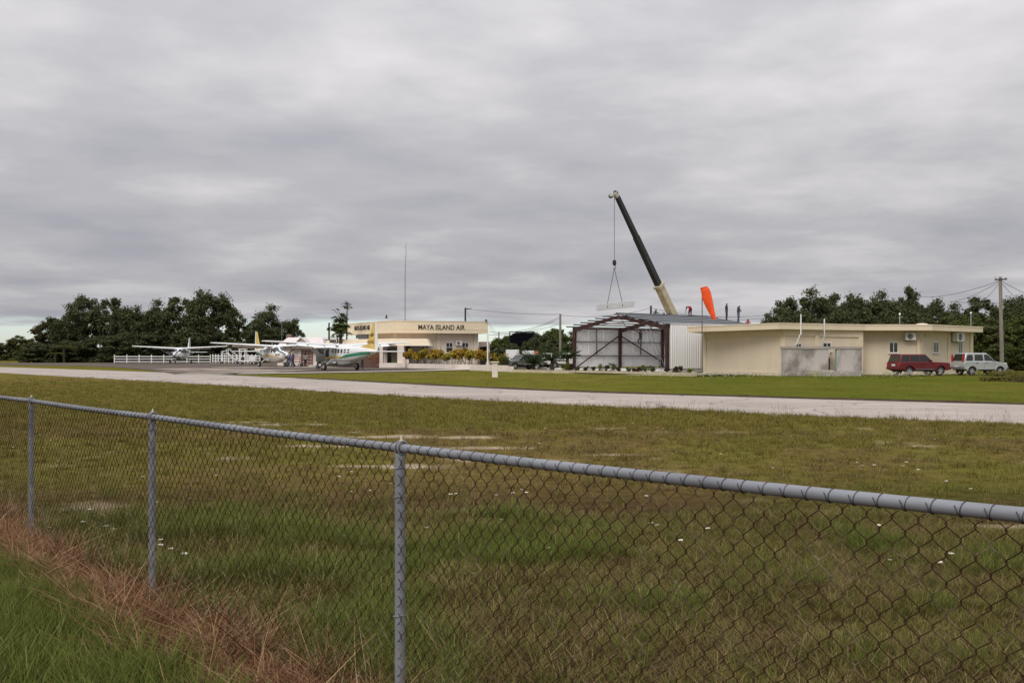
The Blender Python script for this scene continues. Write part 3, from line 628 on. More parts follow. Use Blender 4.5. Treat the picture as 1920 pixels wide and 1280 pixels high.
def ac_unit(W, x0, y0, x1, y1, label, depth=0.32, rust=False):
    t0, t1 = W.t(x0), W.t(x1); xm = (x0 + x1) / 2; za, zb = W.z(xm, y1), W.z(xm, y0); tm = (t0 + t1) / 2; base = W.o + W.d * tm; base.z = za
    e = thing('air_conditioner', label, 'air conditioner', base, group='air conditioning units on walls')
    O = (W.o, W.d, W.n); MB().obox(*O, t0, t1, 0.12, 0.12 + depth, za, zb).build('case', M_WHITE, e, world=True, bevel=0.02)
    mb = MB(); rad = (zb - za) * 0.40; cz = (za + zb) / 2; tc_ = t0 + (t1 - t0) * 0.40
    rings = [[W.o + W.d * (tc_ + r * math.cos(a)) + W.n * (0.12 + depth + o) + Vector((0, 0, cz + r * math.sin(a))) for a in np.linspace(0, 2 * math.pi, 20, endpoint=False)] for r, o in ((rad, 0.003), (rad, 0.02), (rad * .86, 0.02), (rad * .80, 0.008), (rad * .2, 0.008))]
    g = mb.loft(rings).build('fan_grille', pm('fan_dark', (0.10, 0.10, 0.10), 0.6, var=0.2), e, world=True)
    mb = MB()
    for q in (0.36, 0.62, 0.88):
        mb.tube([W.o + W.d * (tc_ + rad * q * math.cos(a)) + W.n * (0.12 + depth + .024) + Vector((0, 0, cz + rad * q * math.sin(a))) for a in np.linspace(0, 2 * math.pi, 21)], 0.006, 4)
    mb.build('guard_ring', M_WHITE, g, world=True)
    for s in (t0 + .1, t1 - .1):
        MB().obox(*O, s - .02, s + .02, 0.002, 0.12 + depth, za - 0.05, za - 0.004).build('bracket', M_GALV, e, world=True)
    return e

# ------------------------------------------------------------------ airline terminal
TB = Vector((PX(735, 127), 127)); TC = Vector((PX(915, 131.3), 131.3)); TA = Vector((PX(650, 140.7), 140.7)); TD = TA + (TC - TB)
term = thing('terminal_building', 'cream flat-roofed airline terminal with deep fascia and dark lettering', 'building', (TB.x, TB.y, 0))
def inset(poly, d):
    out = []; n = len(poly); area = sum(poly[i][0] * poly[(i + 1) % n][1] - poly[(i + 1) % n][0] * poly[i][1] for i in range(n)); s = 1 if area > 0 else -1
    for i in range(n):
        p0, p1, p2 = Vector(poly[i - 1][:2]), Vector(poly[i][:2]), Vector(poly[(i + 1) % n][:2]); a = (p1 - p0).normalized(); b_ = (p2 - p1).normalized()
        na, nb = Vector((-a.y, a.x)) * s, Vector((-b_.y, b_.x)) * s; k = na + nb; den = 1 + na.dot(nb)
        out.append(tuple(p1 + k * (d / max(den, 0.2))))
    return out
tp = [tuple(TA), tuple(TB), tuple(TC), tuple(TD)]; wi = inset(tp, 1.15)
wall_poly('wall', wi, 0, 4.25, M_CREAM, term)
wall_poly('fascia', tp, 4.19, 5.60, M_CREAMF, term)
wall_poly('roof_edge', inset(tp, -0.05), 5.60, 5.68, M_CREAMF, term)
WR = Wall(wi[1], wi[2]); WL = Wall(wi[0], wi[1]); FR = Wall(TB, TC); FL = Wall(TA, TB)
for a, b_ in ((739, 745), (819, 825), (888, 896)):
    mb = MB(); WR.rect(mb, a, 624, b_, 690, 0.003, 0.12); mb.build('pilaster', M_CREAM, term, world=True)
mb = MB(); mb.obox(FR.o, FR.d, FR.n, 0.0, FR.len, 0.003, 0.03, 4.62, 4.66); mb.build('trim', M_CREAMF, term, world=True)
window(WR, 836, 642, 849, 661, term, 2, 0.52); window(WR, 866, 642, 878.5, 661, term, 2, 0.52); window(WR, 790, 643, 803, 662, term, 2, 0.55)
mb = MB(); WR.rect(mb, 759, 646, 770, 672, 0.004, 0.05); mb.build('door', M_GLASS, term, world=True)
mb = MB(); WR.rect(mb, 756, 644, 759, 672, 0.004, 0.08); WR.rect(mb, 770, 644, 773, 672, 0.004, 0.08); WR.rect(mb, 759, 644, 770, 646, 0.004, 0.08); mb.build('door_frame', M_WHITE, term, world=True)
p = FR.pt(783.5, 617.6, 0.02); text_obj('lettering', 'MAYA ISLAND AIR', 0.86, M_LETTER, term, p - Vector((TB.x, TB.y, 0)), FR.d, (0, 0, 1), 0.03, 0.003)
lt = bpy.context.scene.objects[-1] if False else None
def fit_width(o, width, xdir):
    me = o.data; x = Vector(xdir).normalized(); c = np.empty(len(me.vertices) * 3); me.vertices.foreach_get('co', c); c = c.reshape(-1, 3); u = c @ np.array(x); s = width / (u.max() - u.min())
    c += np.outer((u - u.min()) * (s - 1), np.array(x)); me.vertices.foreach_set('co', c.ravel()); me.update()
fit_width([o for o in term.children if o.name.startswith('lettering')][0], FR.t(870.5) - FR.t(783.5), FR.d)
p = FL.pt(664.8, 619.6, 0.02); o = text_obj('lettering', 'MAYA ISLAND AIR', 0.86, M_LETTER, term, p - Vector((TB.x, TB.y, 0)), FL.d, (0, 0, 1), 0.03, 0.004); fit_width(o, FL.t(693.5) - FL.t(664.8), FL.d)
# shadowed clerestory under the left fascia
mb = MB(); WL.rect(mb, 668, 627, 690, 634, 0.004, 0.06); mb.build('window', M_GLASS, term, world=True)
# low awning wrapping the corner
aw = [(PX(612, 139), 139), (PX(633, 134.5), 134.5), (PX(738, 122.8), 122.8), (PX(801, 124.6), 124.6), (PX(806, 129), 129), (PX(700, 140), 140), (PX(640, 146), 146)]
def awn(a0, a1, z):  return [(x, y, z) for x, y in (inset(aw, a0))]
mb = MB(); bot = [(x, y, 2.66) for x, y in inset(aw, -0.35)]; top = [(x, y, 3.46) for x, y in inset(aw, 0.05)]
mb.loft([bot, top]); mb.build('awning', M_CREAMF, term, world=True)
mb = MB(); mb.loft([[(x, y, 2.60) for x, y in inset(aw, -0.40)], [(x, y, 2.657) for x, y in inset(aw, -0.40)]]); mb.build('trim', M_WHITE, term, world=True)
AWL = Wall(aw[1], aw[2]); AW0 = Wall(inset(aw, -.2)[0], inset(aw, -.2)[1])
p = AW0.pt(620.5, 642.0, 0.16); o = text_obj('lettering', 'PLACENCIA', 0.42, M_LETTER, term, p - Vector((TB.x, TB.y, 0)), AW0.d, (0, 0, 1), 0.03, 0.008); fit_width(o, max(0.6, AW0.t(632) - AW0.t(620.5)), AW0.d)
# porch: piers, low wall, inner wall
for x0, x1, y0, Y in ((711, 718, 647, 124), (745, 757, 647, 122.5)):
    MB().box(PX(x0, Y), Y, 0.06, PX(x1, Y), Y + 0.7, 2.6).build('pier', M_PINK, term, world=True)
MB().box(PX(711, 122.2), 122.2, 0.06, PX(766, 122.2), 122.5, 0.62).build('parapet', M_PINK, term, world=True)
MB().box(PX(757.5, 122.2), 122.15, 0.06, PX(766.5, 122.2), 122.75, 1.45).build('pier', M_PINK, term, world=True)
for x0, x1, mt in ((726, 733.5, M_GLASS), (734, 744, pm('olive_curtain', (0.30, 0.27, 0.17), 0.8))):
    MB().box(PX(x0, 126), 126.0, 0.5, PX(x1, 126), 126.06, 2.5).build('window', mt, term, world=True)
MB().box(PX(718, 126.2), 126.1, 0.06, PX(760, 126.2), 126.5, 2.6).build('wall', M_PINK, term, world=True)
ac_unit(WR, 853.5, 638.8, 864, 647.5, 'small white air conditioner between two windows of the airline terminal')
# right-hand lean-to of the terminal
lx = [(PX(897, 133), 133.2), (PX(917, 133), 133.2), (PX(917, 133), 137), (PX(897, 133), 137)]
wall_poly('beam', lx, 2.62, 3.2, M_CREAM, term)
for px in (898, 916): MB().box(PX(px, 133) - .12, 133.25, 0, PX(px, 133) + .12, 133.5, 2.62).build('pier', M_CREAM, term, world=True)
MB().box(PX(899.5, 136), 136, 0, PX(915, 136), 136.2, 2.6).build('wall', pm('brown_shutter', (0.075, 0.05, 0.032), 0.8), term, world=True)
MB().box(PX(901, 132), 132.8, 1.15, PX(921, 132), 132.95, 1.62).build('parapet', M_PINK, term, world=True)
# roof lamps of the terminal
for px, y0, y1 in ((724.5, 590, 596.5), (911.5, 598.5, 604)):
    p = P3(px, y1, 131); q = P3(px, y0, 131)
    e = thing('roof_beacon', 'small dark beacon on the ' + ('left part of the terminal roof' if px < 800 else 'right end of the terminal roof'), 'beacon', (p.x, p.y, 5.68))
    MB().tube([(0, 0, 0), (0, 0, max(p.z - 5.68, .05))], 0.05, 8).build('stand', M_WHITE, e); h = q.z - 5.68; b0 = max(p.z - 5.68, .05)
    MB().tube([(0, 0, b0), (0, 0, b0 + .12), (0, 0, b0 + .2), (0, 0, h - .05), (0, 0, h)], [0.16, 0.16, 0.07, 0.10, 0.03], 10).build('lamp', M_BLACK, e)

# iron gate between plane and porch
ga, gb = Vector((PX(684, 124), 124, 0.06)), Vector((PX(711, 124), 124, 0.06)); e = thing('iron_gate', 'reddish iron bar gate beside the pink terminal porch', 'gate', ga)
M_GATE = pm('red_brown_iron', (0.17, 0.055, 0.045), 0.6, var=0.3, scale=3)
L = (gb - ga).length
for z in (0.15, 1.9): MB().box(0, -.03, z, L, .03, z + .06).build('rail', M_GATE, e)
for k in range(13):
    x = L * k / 12; MB().box(x - .028, -.022, 0.02, x + .028, .022, 2.05).build('bar', M_GATE, e)

# garden wall in front of the terminal: pale blocks with open joints
gw = thing('garden_wall', 'low pink-white block wall in front of the croton hedge', 'wall', G(766, 691.2))
jx = [(766, 691.0), (788, 691.6), (817, 692.3), (848, 693.2), (880, 694.0), (921, 695.6), (950, 696.8), (959.5, 697.3)]
for (xa, ya), (xb, yb) in zip(jx, jx[1:]):
    a, q = G(xa, ya), G(xb, yb); dd = (q - a).normalized(); nn = Vector((-dd.y, dd.x, 0)); h = 0.58 if xa < 945 else 0.52
    MB().obox(a, dd, nn, 0.03, (q - a).length - 0.03, 0, 0.2, -0.05, h).build('block', M_PINK, gw, world=True)
# kerb of the planting bed
kb = thing('planter_kerb', 'long low concrete kerb round the planting bed before the open hangar', 'kerb', G(960, 697.6))
jk = [(960, 697.6), (1033, 699.3), (1079, 700.2), (1128, 701.2), (1181, 702.6), (1240, 704.0), (1302, 705.6)]
for (xa, ya), (xb, yb) in zip(jk, jk[1:]):
    a, q = G(xa, ya), G(xb, yb); dd = (q - a).normalized(); nn = Vector((-dd.y, dd.x, 0))
    MB().obox(a, dd, nn, 0.03, (q - a).length - 0.03, 0, 0.25, -0.05, 0.25).build('kerb_block', pm('yellowish_kerb', (0.50, 0.43, 0.30), 0.9, var=0.12, scale=1.5), kb, world=True)
a, q = G(960, 697.6), G(1302, 705.6); dd = (q - a).normalized(); nn = Vector((-dd.y, dd.x, 0)); mb = MB()
mb.add([a + nn * .2 + Vector((0, 0, .1)), q + nn * .2 + Vector((0, 0, .1)), q + nn * 6 + Vector((0, 0, .12)), a + nn * 9 + Vector((0, 0, .12))], [(0, 1, 2, 3)])
kind(mb.build('ground', pm('planting_bed_soil', (0.13, 0.105, 0.06), 1.0, col2=(0.30, 0.26, 0.20), scale=1.2)), 'structure')
bt = thing('bollard', 'white painted concrete pillar with cap standing alone on the lawn', 'pillar', G(928, 707))
MB().box(-.20, -.20, -.1, .20, .20, 1.02).build('shaft', M_PINK, bt, bevel=.02); MB().box(-.29, -.29, 1.023, .29, .29, 1.10).build('cap', M_PINK, bt, bevel=.02)

# ------------------------------------------------------------------ pink house and green building behind the planes
hp = thing('pink_house', 'pale pink bungalow with gabled roof and barred door behind the planes', 'house', (PX(567, 146), 146, 0))
X_ = lambda px, Y=146: PX(px, Y) - PX(567, 146)
M_PROOF = pm('pale_pink_roof', (0.66, 0.58, 0.56), 0.6, var=0.06)
MB().box(X_(520), 0, 0, X_(606), 7, 2.55).build('wall', M_PINK, hp)
mb = MB(); mb.add([(X_(514), -.5, 2.5), (X_(610), -.5, 2.5), (X_(610), 7.5, 2.5), (X_(514), 7.5, 2.5), (X_(530), 3.5, 4.0), (X_(596), 3.5, 4.0)], [(0, 1, 5, 4), (1, 2, 5), (2, 3, 4, 5), (3, 0, 4), (3, 2, 1, 0)]); mb.build('roof', M_PROOF, hp)
gz = 3.85; mb = MB(); mb.extr([(X_(547), -1.0, 2.45), (X_(591), -1.0, 2.45), (X_(567), -1.0, gz)], (0, 4.5, 0)); g = mb.build('gable', pm('gable_tan', (0.42, 0.34, 0.26), 0.85), hp)
mb = MB(); mb.bar((X_(545), -1.05, 2.45), (X_(567), -1.05, gz + .06), .14, .16); mb.bar((X_(593), -1.05, 2.45), (X_(567), -1.05, gz + .06), .14, .16); mb.build('barge_board', M_WHITE, g)
mb = MB()
for s in (-1, 1):
    xe = X_(545) if s < 0 else X_(593); mb.add([(xe, -1.2, 2.42), (X_(567), -1.2, gz + .07), (X_(567), 3.6, gz + .07), (xe, 3.6, 2.42)], [(0, 1, 2, 3)])
mb.build('roof', M_PROOF, hp)
dr = MB().box(X_(566.5), -.05, 0.05, X_(586), -.004, 2.1).build('door', pm('pink_door', (0.36, 0.24, 0.21), 0.7, var=0.1), hp)
mb = MB()
for k in range(4): xk = X_(566.5) + (X_(586) - X_(566.5)) * k / 3; mb.box(xk - .03, -.09, 0.05, xk + .03, -.055, 2.1)
for k in range(6): zk = .07 + 2.0 * k / 5; mb.box(X_(566.5), -.12, zk - .025, X_(586), -.093, zk + .025)
mb.build('bars', pm('dark_bars', (0.14, 0.05, 0.05), 0.6), dr)
for a, b_ in ((560, 565), (588, 600)): MB().box(X_(a), -.2, 0, X_(b_), -.004, 2.4 if a < 570 else .25).build('pier', M_PINK, hp)
wt = thing('water_tank', 'rusty reddish water tank behind the pink house roof', 'tank', (PX(542, 156), 156, 0))
for s in (-.35, .35): MB().box(s - .05, -.05, 0, s + .05, .05, 3.62).build('leg', M_STEELRED, wt)
MB().tube([(0, 0, 3.6), (0, 0, 3.62), (0, 0, 4.45), (0, 0, 4.55)], [0.3, 0.42, 0.42, 0.12], 14).build('drum', pm('rusty_tank', (0.26, 0.15, 0.12), 0.7, var=.3), wt)
gb_ = thing('green_building', 'small green building with white flat roof behind the terminal', 'building', (PX(600, 165), 165, 0))
MB().box(PX(588, 165) - PX(600, 165), 0, 0, PX(630, 165) - PX(600, 165), 6, 3.9).build('wall', pm('green_wall', (0.17, 0.30, 0.17), 0.8, var=.08), gb_)
MB().box(PX(584, 165) - PX(600, 165), -.6, 3.9, PX(632, 165) - PX(600, 165), 6.5, 4.12).build('roof', M_WHITE, gb_)
MB().box(PX(604, 165) - PX(600, 165), -.03, 2.7, PX(606, 165) - PX(600, 165), -.004, 3.4).build('window', M_GLASS, gb_)

# ------------------------------------------------------------------ hangar under construction
HU = Vector((0.777, 0.63, 0)); HV = Vector((0.63, -0.777, 0)); H0 = Vector((PX(1075, 104.5), 104.5, 0)); HW, HD, HE, HA = 12.6, 12.7, 4.30, 5.38
hang = thing('steel_hangar', 'half-built hangar of dark red steel frames with white sheet walls', 'hangar', H0, math.atan2(HV.y, HV.x))
# local frame: x across the gable (towards the viewer's right), y into the building, z up
def roof_z(x): return HE + (HA - HE) * (1 - abs(x - HW / 2) / (HW / 2))
for fy in (0.0, HD / 2, HD):
    for x in (0.0, HW):
        s = 1 if x == 0 else -1; w0, w1 = 0.24, 0.36
        mb = MB(); mb.extr([(x, fy - .11, 0.2), (x + s * w0, fy - .11, 0.2), (x + s * w1, fy - .11, HE - .55), (x + s * w1, fy - .11, HE + .0), (x, fy - .11, HE - .04)], (0, .22, 0)); mb.build('column', M_STEELRED, hang)
        mb = MB(); c_ = HW / 2; xa = x + s * w1
        mb.extr([(xa, fy - .1, roof_z(xa) - .52), (xa, fy - .1, roof_z(xa) - .1), (c_, fy - .1, HA - .1), (c_, fy - .1, HA - .36)], (0, .2, 0)); mb.build('rafter', M_STEELRED, hang)
for x in np.linspace(0.15, HW - 0.15, 13):        # purlins run along the building and stick out past the gable
    MB().box(x - .05, -0.55 - (0.5 if x < HW / 2 else 0), roof_z(x) - .07, x + .05, HD + .2, roof_z(x) + .05).build('purlin', pm('grey_purlin', (0.16, 0.165, 0.17), 0.5, 0.4, var=.15), hang)
def ribbed(name, p0, ax, up, length, height, mat, rib=0.28, dep=0.035, nrm=None):
    ax = Vector(ax); up = Vector(up); nrm = Vector(nrm); k = max(1, round(length / rib)); prof = []
    for i in range(k):
        s = i * length / k; r = length / k; prof += [(s, 0), (s + r * .55, 0), (s + r * .65, dep), (s + r * .9, dep)]
    prof.append((length, 0)); p0 = Vector(p0); n = len(prof); mb = MB()
    mb.add([p0 + ax * s + nrm * o for s, o in prof] + [p0 + ax * s + nrm * o + up * height for s, o in prof], [(i, i + 1, n + i + 1, n + i) for i in range(n - 1)])
    return mb.build(name, mat, hang)
k = 6
for i in range(k): ribbed('wall_panel', (-.09, HD * i / k + .01, .35), (0, 1, 0), (0, 0, 1), HD / k - .02, HE - .3, M_SHEET, nrm=(-1, 0, 0))
for i in range(k): ribbed('wall_panel', (HW + .09, HD * i / k + .01 + (.15 if i == 0 else 0), .35), (0, 1, 0), (0, 0, 1), HD / k - .02 - (.15 if i == 0 else 0), HE - .25, M_SHEET, nrm=(1, 0, 0))
for i in range(6): ribbed('wall_panel', (HW * i / 6 + .01, HD + .09, .35), (1, 0, 0), (0, 0, 1), HW / 6 - .02, min(roof_z(HW * i / 6), roof_z(HW * (i + 1) / 6)) - .35, M_SHEET, nrm=(0, 1, 0))
for z in (1.45, 2.85): MB().box(-.02, .12, z - .05, .06, HD - .12, z + .05).build('girt', pm('dark_girt', (0.19, 0.18, 0.18), 0.6), hang)
for z in (1.45, 2.85): MB().box(.3, HD - .06, z - .05, HW - .3, HD + .02, z + .05).build('girt', MATS['dark_girt'], hang)
for y in (HD * .25, HD * .75): MB().box(-.03, y - .04, 1.55, .05, y + .04, HE - .1).build('stud', MATS['dark_girt'], hang)
MB().box(-.02, .12, HE - .22, .2, HD - .12, HE - .06).build('eave_beam', M_STEELRED, hang); MB().box(HW - .2, .12, HE - .22, HW + .02, HD - .12, HE - .06).build('eave_beam', M_STEELRED, hang)
for a, b_ in (((.12, HD / 2 - .15, HE - .8), (.12, .2, .25)), ((.12, HD / 2 + .15, HE - .8), (.12, HD - .3, .9))): MB().bar(a, b_, .10, .10).build('brace', M_STEELRED, hang)
for a, b_ in (((1.2, .2, roof_z(1.2) - .2), (HW / 2, HD / 2 - .2, HA - .2)), ((HW / 2, .2, HA - .2), (1.2, HD / 2 - .2, roof_z(1.2) - .2))): MB().tube([a, b_], .025, 6).build('brace', M_STEELRED, hang)
# roof: right slope sheeted with long ribs, left slope partly laid with white translucent sheets
m, t, b = principled('white_translucent_sheet'); b.inputs['Base Color'].default_value = (.85, .85, .84, 1); b.inputs['Roughness'].default_value = .6
nz = t.nodes.new('ShaderNodeTexNoise'); nz.inputs['Scale'].default_value = 1.5; rr = t.nodes.new('ShaderNodeValToRGB'); rr.color_ramp.elements[0].color = (.78, .78, .77, 1); rr.color_ramp.elements[1].color = (.9, .9, .89, 1); t.links.new(nz.outputs[0], rr.inputs[0]); t.links.new(rr.outputs[0], b.inputs['Base Color'])
tr = t.nodes.new('ShaderNodeBsdfTranslucent'); t.links.new(rr.outputs[0], tr.inputs[0]); ms = t.nodes.new('ShaderNodeMixShader'); ms.inputs[0].default_value = .9
t.links.new(b.outputs[0], ms.inputs[1]); t.links.new(tr.outputs[0], ms.inputs[2]); t.links.new(ms.outputs[0], t.nodes['Material Output'].inputs[0]); M_TRANS = m
slope = Vector((HW / 2 + .15, 0, -(HA - HE) * (HW / 2 + .15) / (HW / 2)))
bands = 5
for i in range(bands):
    a = Vector((HW / 2, -.25, HA + .06)) + slope * (i / bands); c_ = Vector((HW / 2, -.25, HA + .06)) + slope * ((i + 1) / bands)
    up = Vector((0, 0, .012)); mb = MB(); y1 = HD + .35
    mb.hexa([a, c_ - up * .0, c_ + Vector((0, y1, 0)), a + Vector((0, y1, 0)), a + up, c_ + up * 1.0, c_ + up + Vector((0, y1, 0)), a + up + Vector((0, y1, 0))])
    for r in np.linspace(.08, .92, 4): q = a.lerp(c_, r); mb.hexa([q + Vector((-.05, 0, .013)), q + Vector((.05, 0, .002)), q + Vector((.05, y1, .002)), q + Vector((-.05, y1, .013)), q + Vector((-.03, 0, .06)), q + Vector((.03, 0, .05)), q + Vector((.03, y1, .05)), q + Vector((-.03, y1, .06))])
    mb.hexa([a + Vector((-.07, -.02, .0)), a + Vector((.09, -.02, -.02)), a + Vector((.09, y1, -.02)), a + Vector((-.07, y1, .0)), a + Vector((-.07, -.02, .11)), a + Vector((.09, -.02, .09)), a + Vector((.09, y1, .09)), a + Vector((-.07, y1, .11))], 1)
    mb.build('roof_sheet', [M_ROOFS, pm('dark_sheet_lap', (.06, .065, .07), .5)], hang)
MB().box(HW / 2 - .25, HD * .0, HA + .095, HW / 2 + .25, HD + .2, HA + .13).build('ridge_cap', M_ROOFS, hang)
for i in range(4):
    x0, x1 = .35 + i * 1.48, .35 + (i + 1) * 1.48 - .42
    mb = MB(); mb.hexa([(x0, .3, roof_z(x0) + .07), (x1, .3, roof_z(x1) + .07), (x1, HD, roof_z(x1) + .07), (x0, HD, roof_z(x0) + .07), (x0, .3, roof_z(x0) + .08), (x1, .3, roof_z(x1) + .08), (x1, HD, roof_z(x1) + .08), (x0, HD, roof_z(x0) + .08)]); mb.build('roof_sheet', M_TRANS, hang)
# white lining under the right slope
mb = MB(); xa, xb = HW / 2 + .1, HW - .1; mb.hexa([(xa, .3, roof_z(xa) + .055), (xb, .3, roof_z(xb) + .055), (xb, HD, roof_z(xb) + .055), (xa, HD, roof_z(xa) + .055), (xa, .3, roof_z(xa) + .062), (xb, .3, roof_z(xb) + .062), (xb, HD, roof_z(xb) + .062), (xa, HD, roof_z(xa) + .062)]); mb.build('roof_lining', M_WHITE, hang)
MB().box(-.2, -.25, -.1, HW + .2, HD + .2, .2).build('floor_slab', pm('new_floor_concrete', (.58, .56, .53), .9, var=.08), hang)
MB().box(HW - 2.2, HD - .2, 1.2, HW - 1.3, HD - .08, 2.5).build('window', M_TRANS, hang)
MB().box(HW - .25, HD * .02, .36, HW - .05, HD * .02 + .06, HE - .1).build('corner_trim', M_WHITE, hang)
def hloc(x, y, z=0.0): q = H0 + HV * x + (HU * y if True else 0); return Vector((q.x, q.y, z))
HYAX = Vector((-HV.y, HV.x, 0))
def hw(x, y, z=0.0): q = H0 + HV * x + HYAX * y; return Vector((q.x, q.y, z))

# ladder inside the hangar
la, lb = hw(5.4, 7.2, .2), hw(2.2, 8.2, 4.25); ld = thing('ladder', 'tall aluminium ladder leaning inside the open hangar', 'ladder', la)
side = (lb - la).cross(Vector((0, 0, 1))).normalized() * .22
for s in (-1, 1): MB().bar(la + side * s, lb + side * s, .04, .07).build('stile', M_ALU, ld, world=True)
for k in range(1, 15): q = la.lerp(lb, k / 15); MB().tube([q - side, q + side], .016, 6).build('rung', M_ALU, ld, world=True)

# ------------------------------------------------------------------ beige building on the right
Fa, F0, F1, F2, F3 = (PX(1288, 88.5), 88.5), (PX(1460, 77.8), 77.8), (PX(1622, 82.0), 82.0), (PX(1748, 82.2), 82.2), (PX(1843, 89.0), 89.0)
fpoly = [Fa, F0, F1, F2, F3, (33.5, 101), (19, 99)]
W1p, W0p, W2p = (PX(1320, 90), 90.0), (PX(1467, 78.8), 78.8), (PX(1617, 82.3), 82.3); V0, V1, V2 = (PX(1617, 82.3) + .02, 83.35), (PX(1724, 83.35), 83.35), (PX(1823, 89.9), 89.9)
wpoly = [W1p, W0p, W2p, V0, V1, V2, (33, 100), (19.5, 98.5)]
bb = thing('beige_building', 'long low beige building with flat overhanging roof beside the parked cars', 'building', (W0p[0], W0p[1], 0))
wall_poly('wall', wpoly, -.05, 3.47, M_BEIGE, bb)
mb = MB(); mb.extr([(x, y, 3.47) for x, y in fpoly], (0, 0, .43)); mb.build('roof', M_BEIGE2, bb, world=True)
wall_poly('roof_edge', inset(fpoly, -.03), 3.85, 3.94, M_BEIGE2, bb)
WA, WB, WC, WD = Wall(W1p, W0p), Wall(W0p, W2p), Wall(V0, V1), Wall(V1, V2)
def relief(W, px0, px1, t0=None, t1=None, z0=-.05, z1=3.46, o=.09, nm='pilaster'):
    a = W.t(px0) if t0 is None else t0; q = W.t(px1) if t1 is None else t1; MB().obox(W.o, W.d, W.n, a, q, .003, o, z0, z1).build(nm, M_BEIGE2, bb, world=True)
relief(WA, 0, 0, 0.0, .45); relief(WA, 0, 0, WA.len - .45, WA.len); relief(WA, 0, 0, .46, WA.len - .46, 3.0, 3.46, nm='lintel'); relief(WA, 0, 0, .46, WA.len - .46, -.05, .28, .07, 'plinth')
relief(WB, 1467.2, 1471); relief(WB, 1527, 1534.5); relief(WB, 1609, 1617); relief(WB, 1471.2, 1526.8, z0=3.0, nm='lintel'); relief(WB, 1534.7, 1608.8, z0=2.95, nm='lintel')
relief(WC, 1617.3, 1622); relief(WC, 1718, 1724); relief(WC, 1622.2, 1717.8, z0=3.05, nm='lintel', o=.05); relief(WD, 0, 0, 0, .5); relief(WD, 1776, 1779); relief(WD, 1818, 1823); relief(WD, 1734, 1775.8, z0=3.0, nm='lintel', o=.05)
window(WC, 1666.5, 641, 1684, 661.5, bb, 2); window(WD, 1749, 641, 1759, 661.5, bb, 2); window(WD, 1796, 641, 1804, 663, bb, 2); window(WB, 1490, 643.5, 1502.5, 653, bb, 2); window(WB, 1542, 642, 1558, 659, bb, 2)
ac_unit(WC, 1694, 624.2, 1713, 637.6, 'white air conditioner mounted under the roof above the red car', .42)
ac_unit(WD, 1783, 623.3, 1797, 640.3, 'white air conditioner mounted under the roof above the silver car', .42)
# grey unfinished annex in front of it
AX0, AX1 = (PX(1467, 78.4) , 78.35), (PX(1616, 80.2), 80.2); XW = Wall(AX0, AX1)
an = thing('concrete_annex', 'stained grey unpainted concrete annex with open doorway against the beige building', 'annex', (AX0[0], AX0[1], 0))
O = (XW.o, XW.d, XW.n); td0, td1 = XW.t(1553.5), XW.t(1569.5)
MB().obox(*O, 0, td0, -.2, 0, -.05, 2.02).build('wall', M_CONC, an, world=True)
MB().obox(*O, td1, XW.len, -.2, 0, -.05, 2.02).build('wall', M_CONC, an, world=True)
MB().obox(*O, -.05, XW.len + .05, -.3, .06, 2.023, 2.2).build('roof_slab', pm('grey_slab', (0.36, 0.315, 0.28), .9, var=.15, scale=1.5), an, world=True)
MB().obox(*O, td0 + .02, td1 - .02, -.95, -.9, 1.35, 2.0).build('lintel', M_BEIGE2, an, world=True)
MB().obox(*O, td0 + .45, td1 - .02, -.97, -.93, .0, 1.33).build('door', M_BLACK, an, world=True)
MB().obox(*O, td1 - .06, td1 - .005, -.18, -.02, -.05, 2.0).build('door_jamb', pm('teal_jamb', (.25, .36, .30), .7), an, world=True)
st = thing('concrete_steps', 'low concrete landing and step before the annex doorway', 'steps', G(1556, 705))
MB().obox(*O, XW.t(1528), XW.t(1600), .05, 1.0, -.05, .36).build('landing', pm('grey_block', (.38, .35, .32), .9, var=.12), st, world=True)
MB().obox(*O, XW.t(1513), XW.t(1527), .1, .95, -.05, .36).build('step', pm('olive_block', (.36, .33, .22), .9, var=.12), st, world=True)
MB().obox(*O, XW.t(1520), XW.t(1553), .1, .8, .364, .43).build('slab', M_CONCL, st, world=True)
bk = thing('plastic_bucket', 'white bucket lying on its side at the annex corner', 'bucket', G(1611, 703.5)); bk.rotation_euler = (0, 0, .5)
MB().loft([[Vector((x, r * math.cos(a), .2 + r * math.sin(a))) for a in np.linspace(0, 6.283, 18, endpoint=False)] for x, r in ((-.28, .16), (.22, .2), (.22, .18), (-.24, .14))]).build('shell', M_WHITE, bk, smooth=40)
MB().tube([(.2, .2 * math.cos(a), .2 + .2 * math.sin(a)) if k else (.2, .2, .2) for k, a in enumerate(np.linspace(0, 3.1, 9))], .008, 5).build('handle', M_GALV, bk)
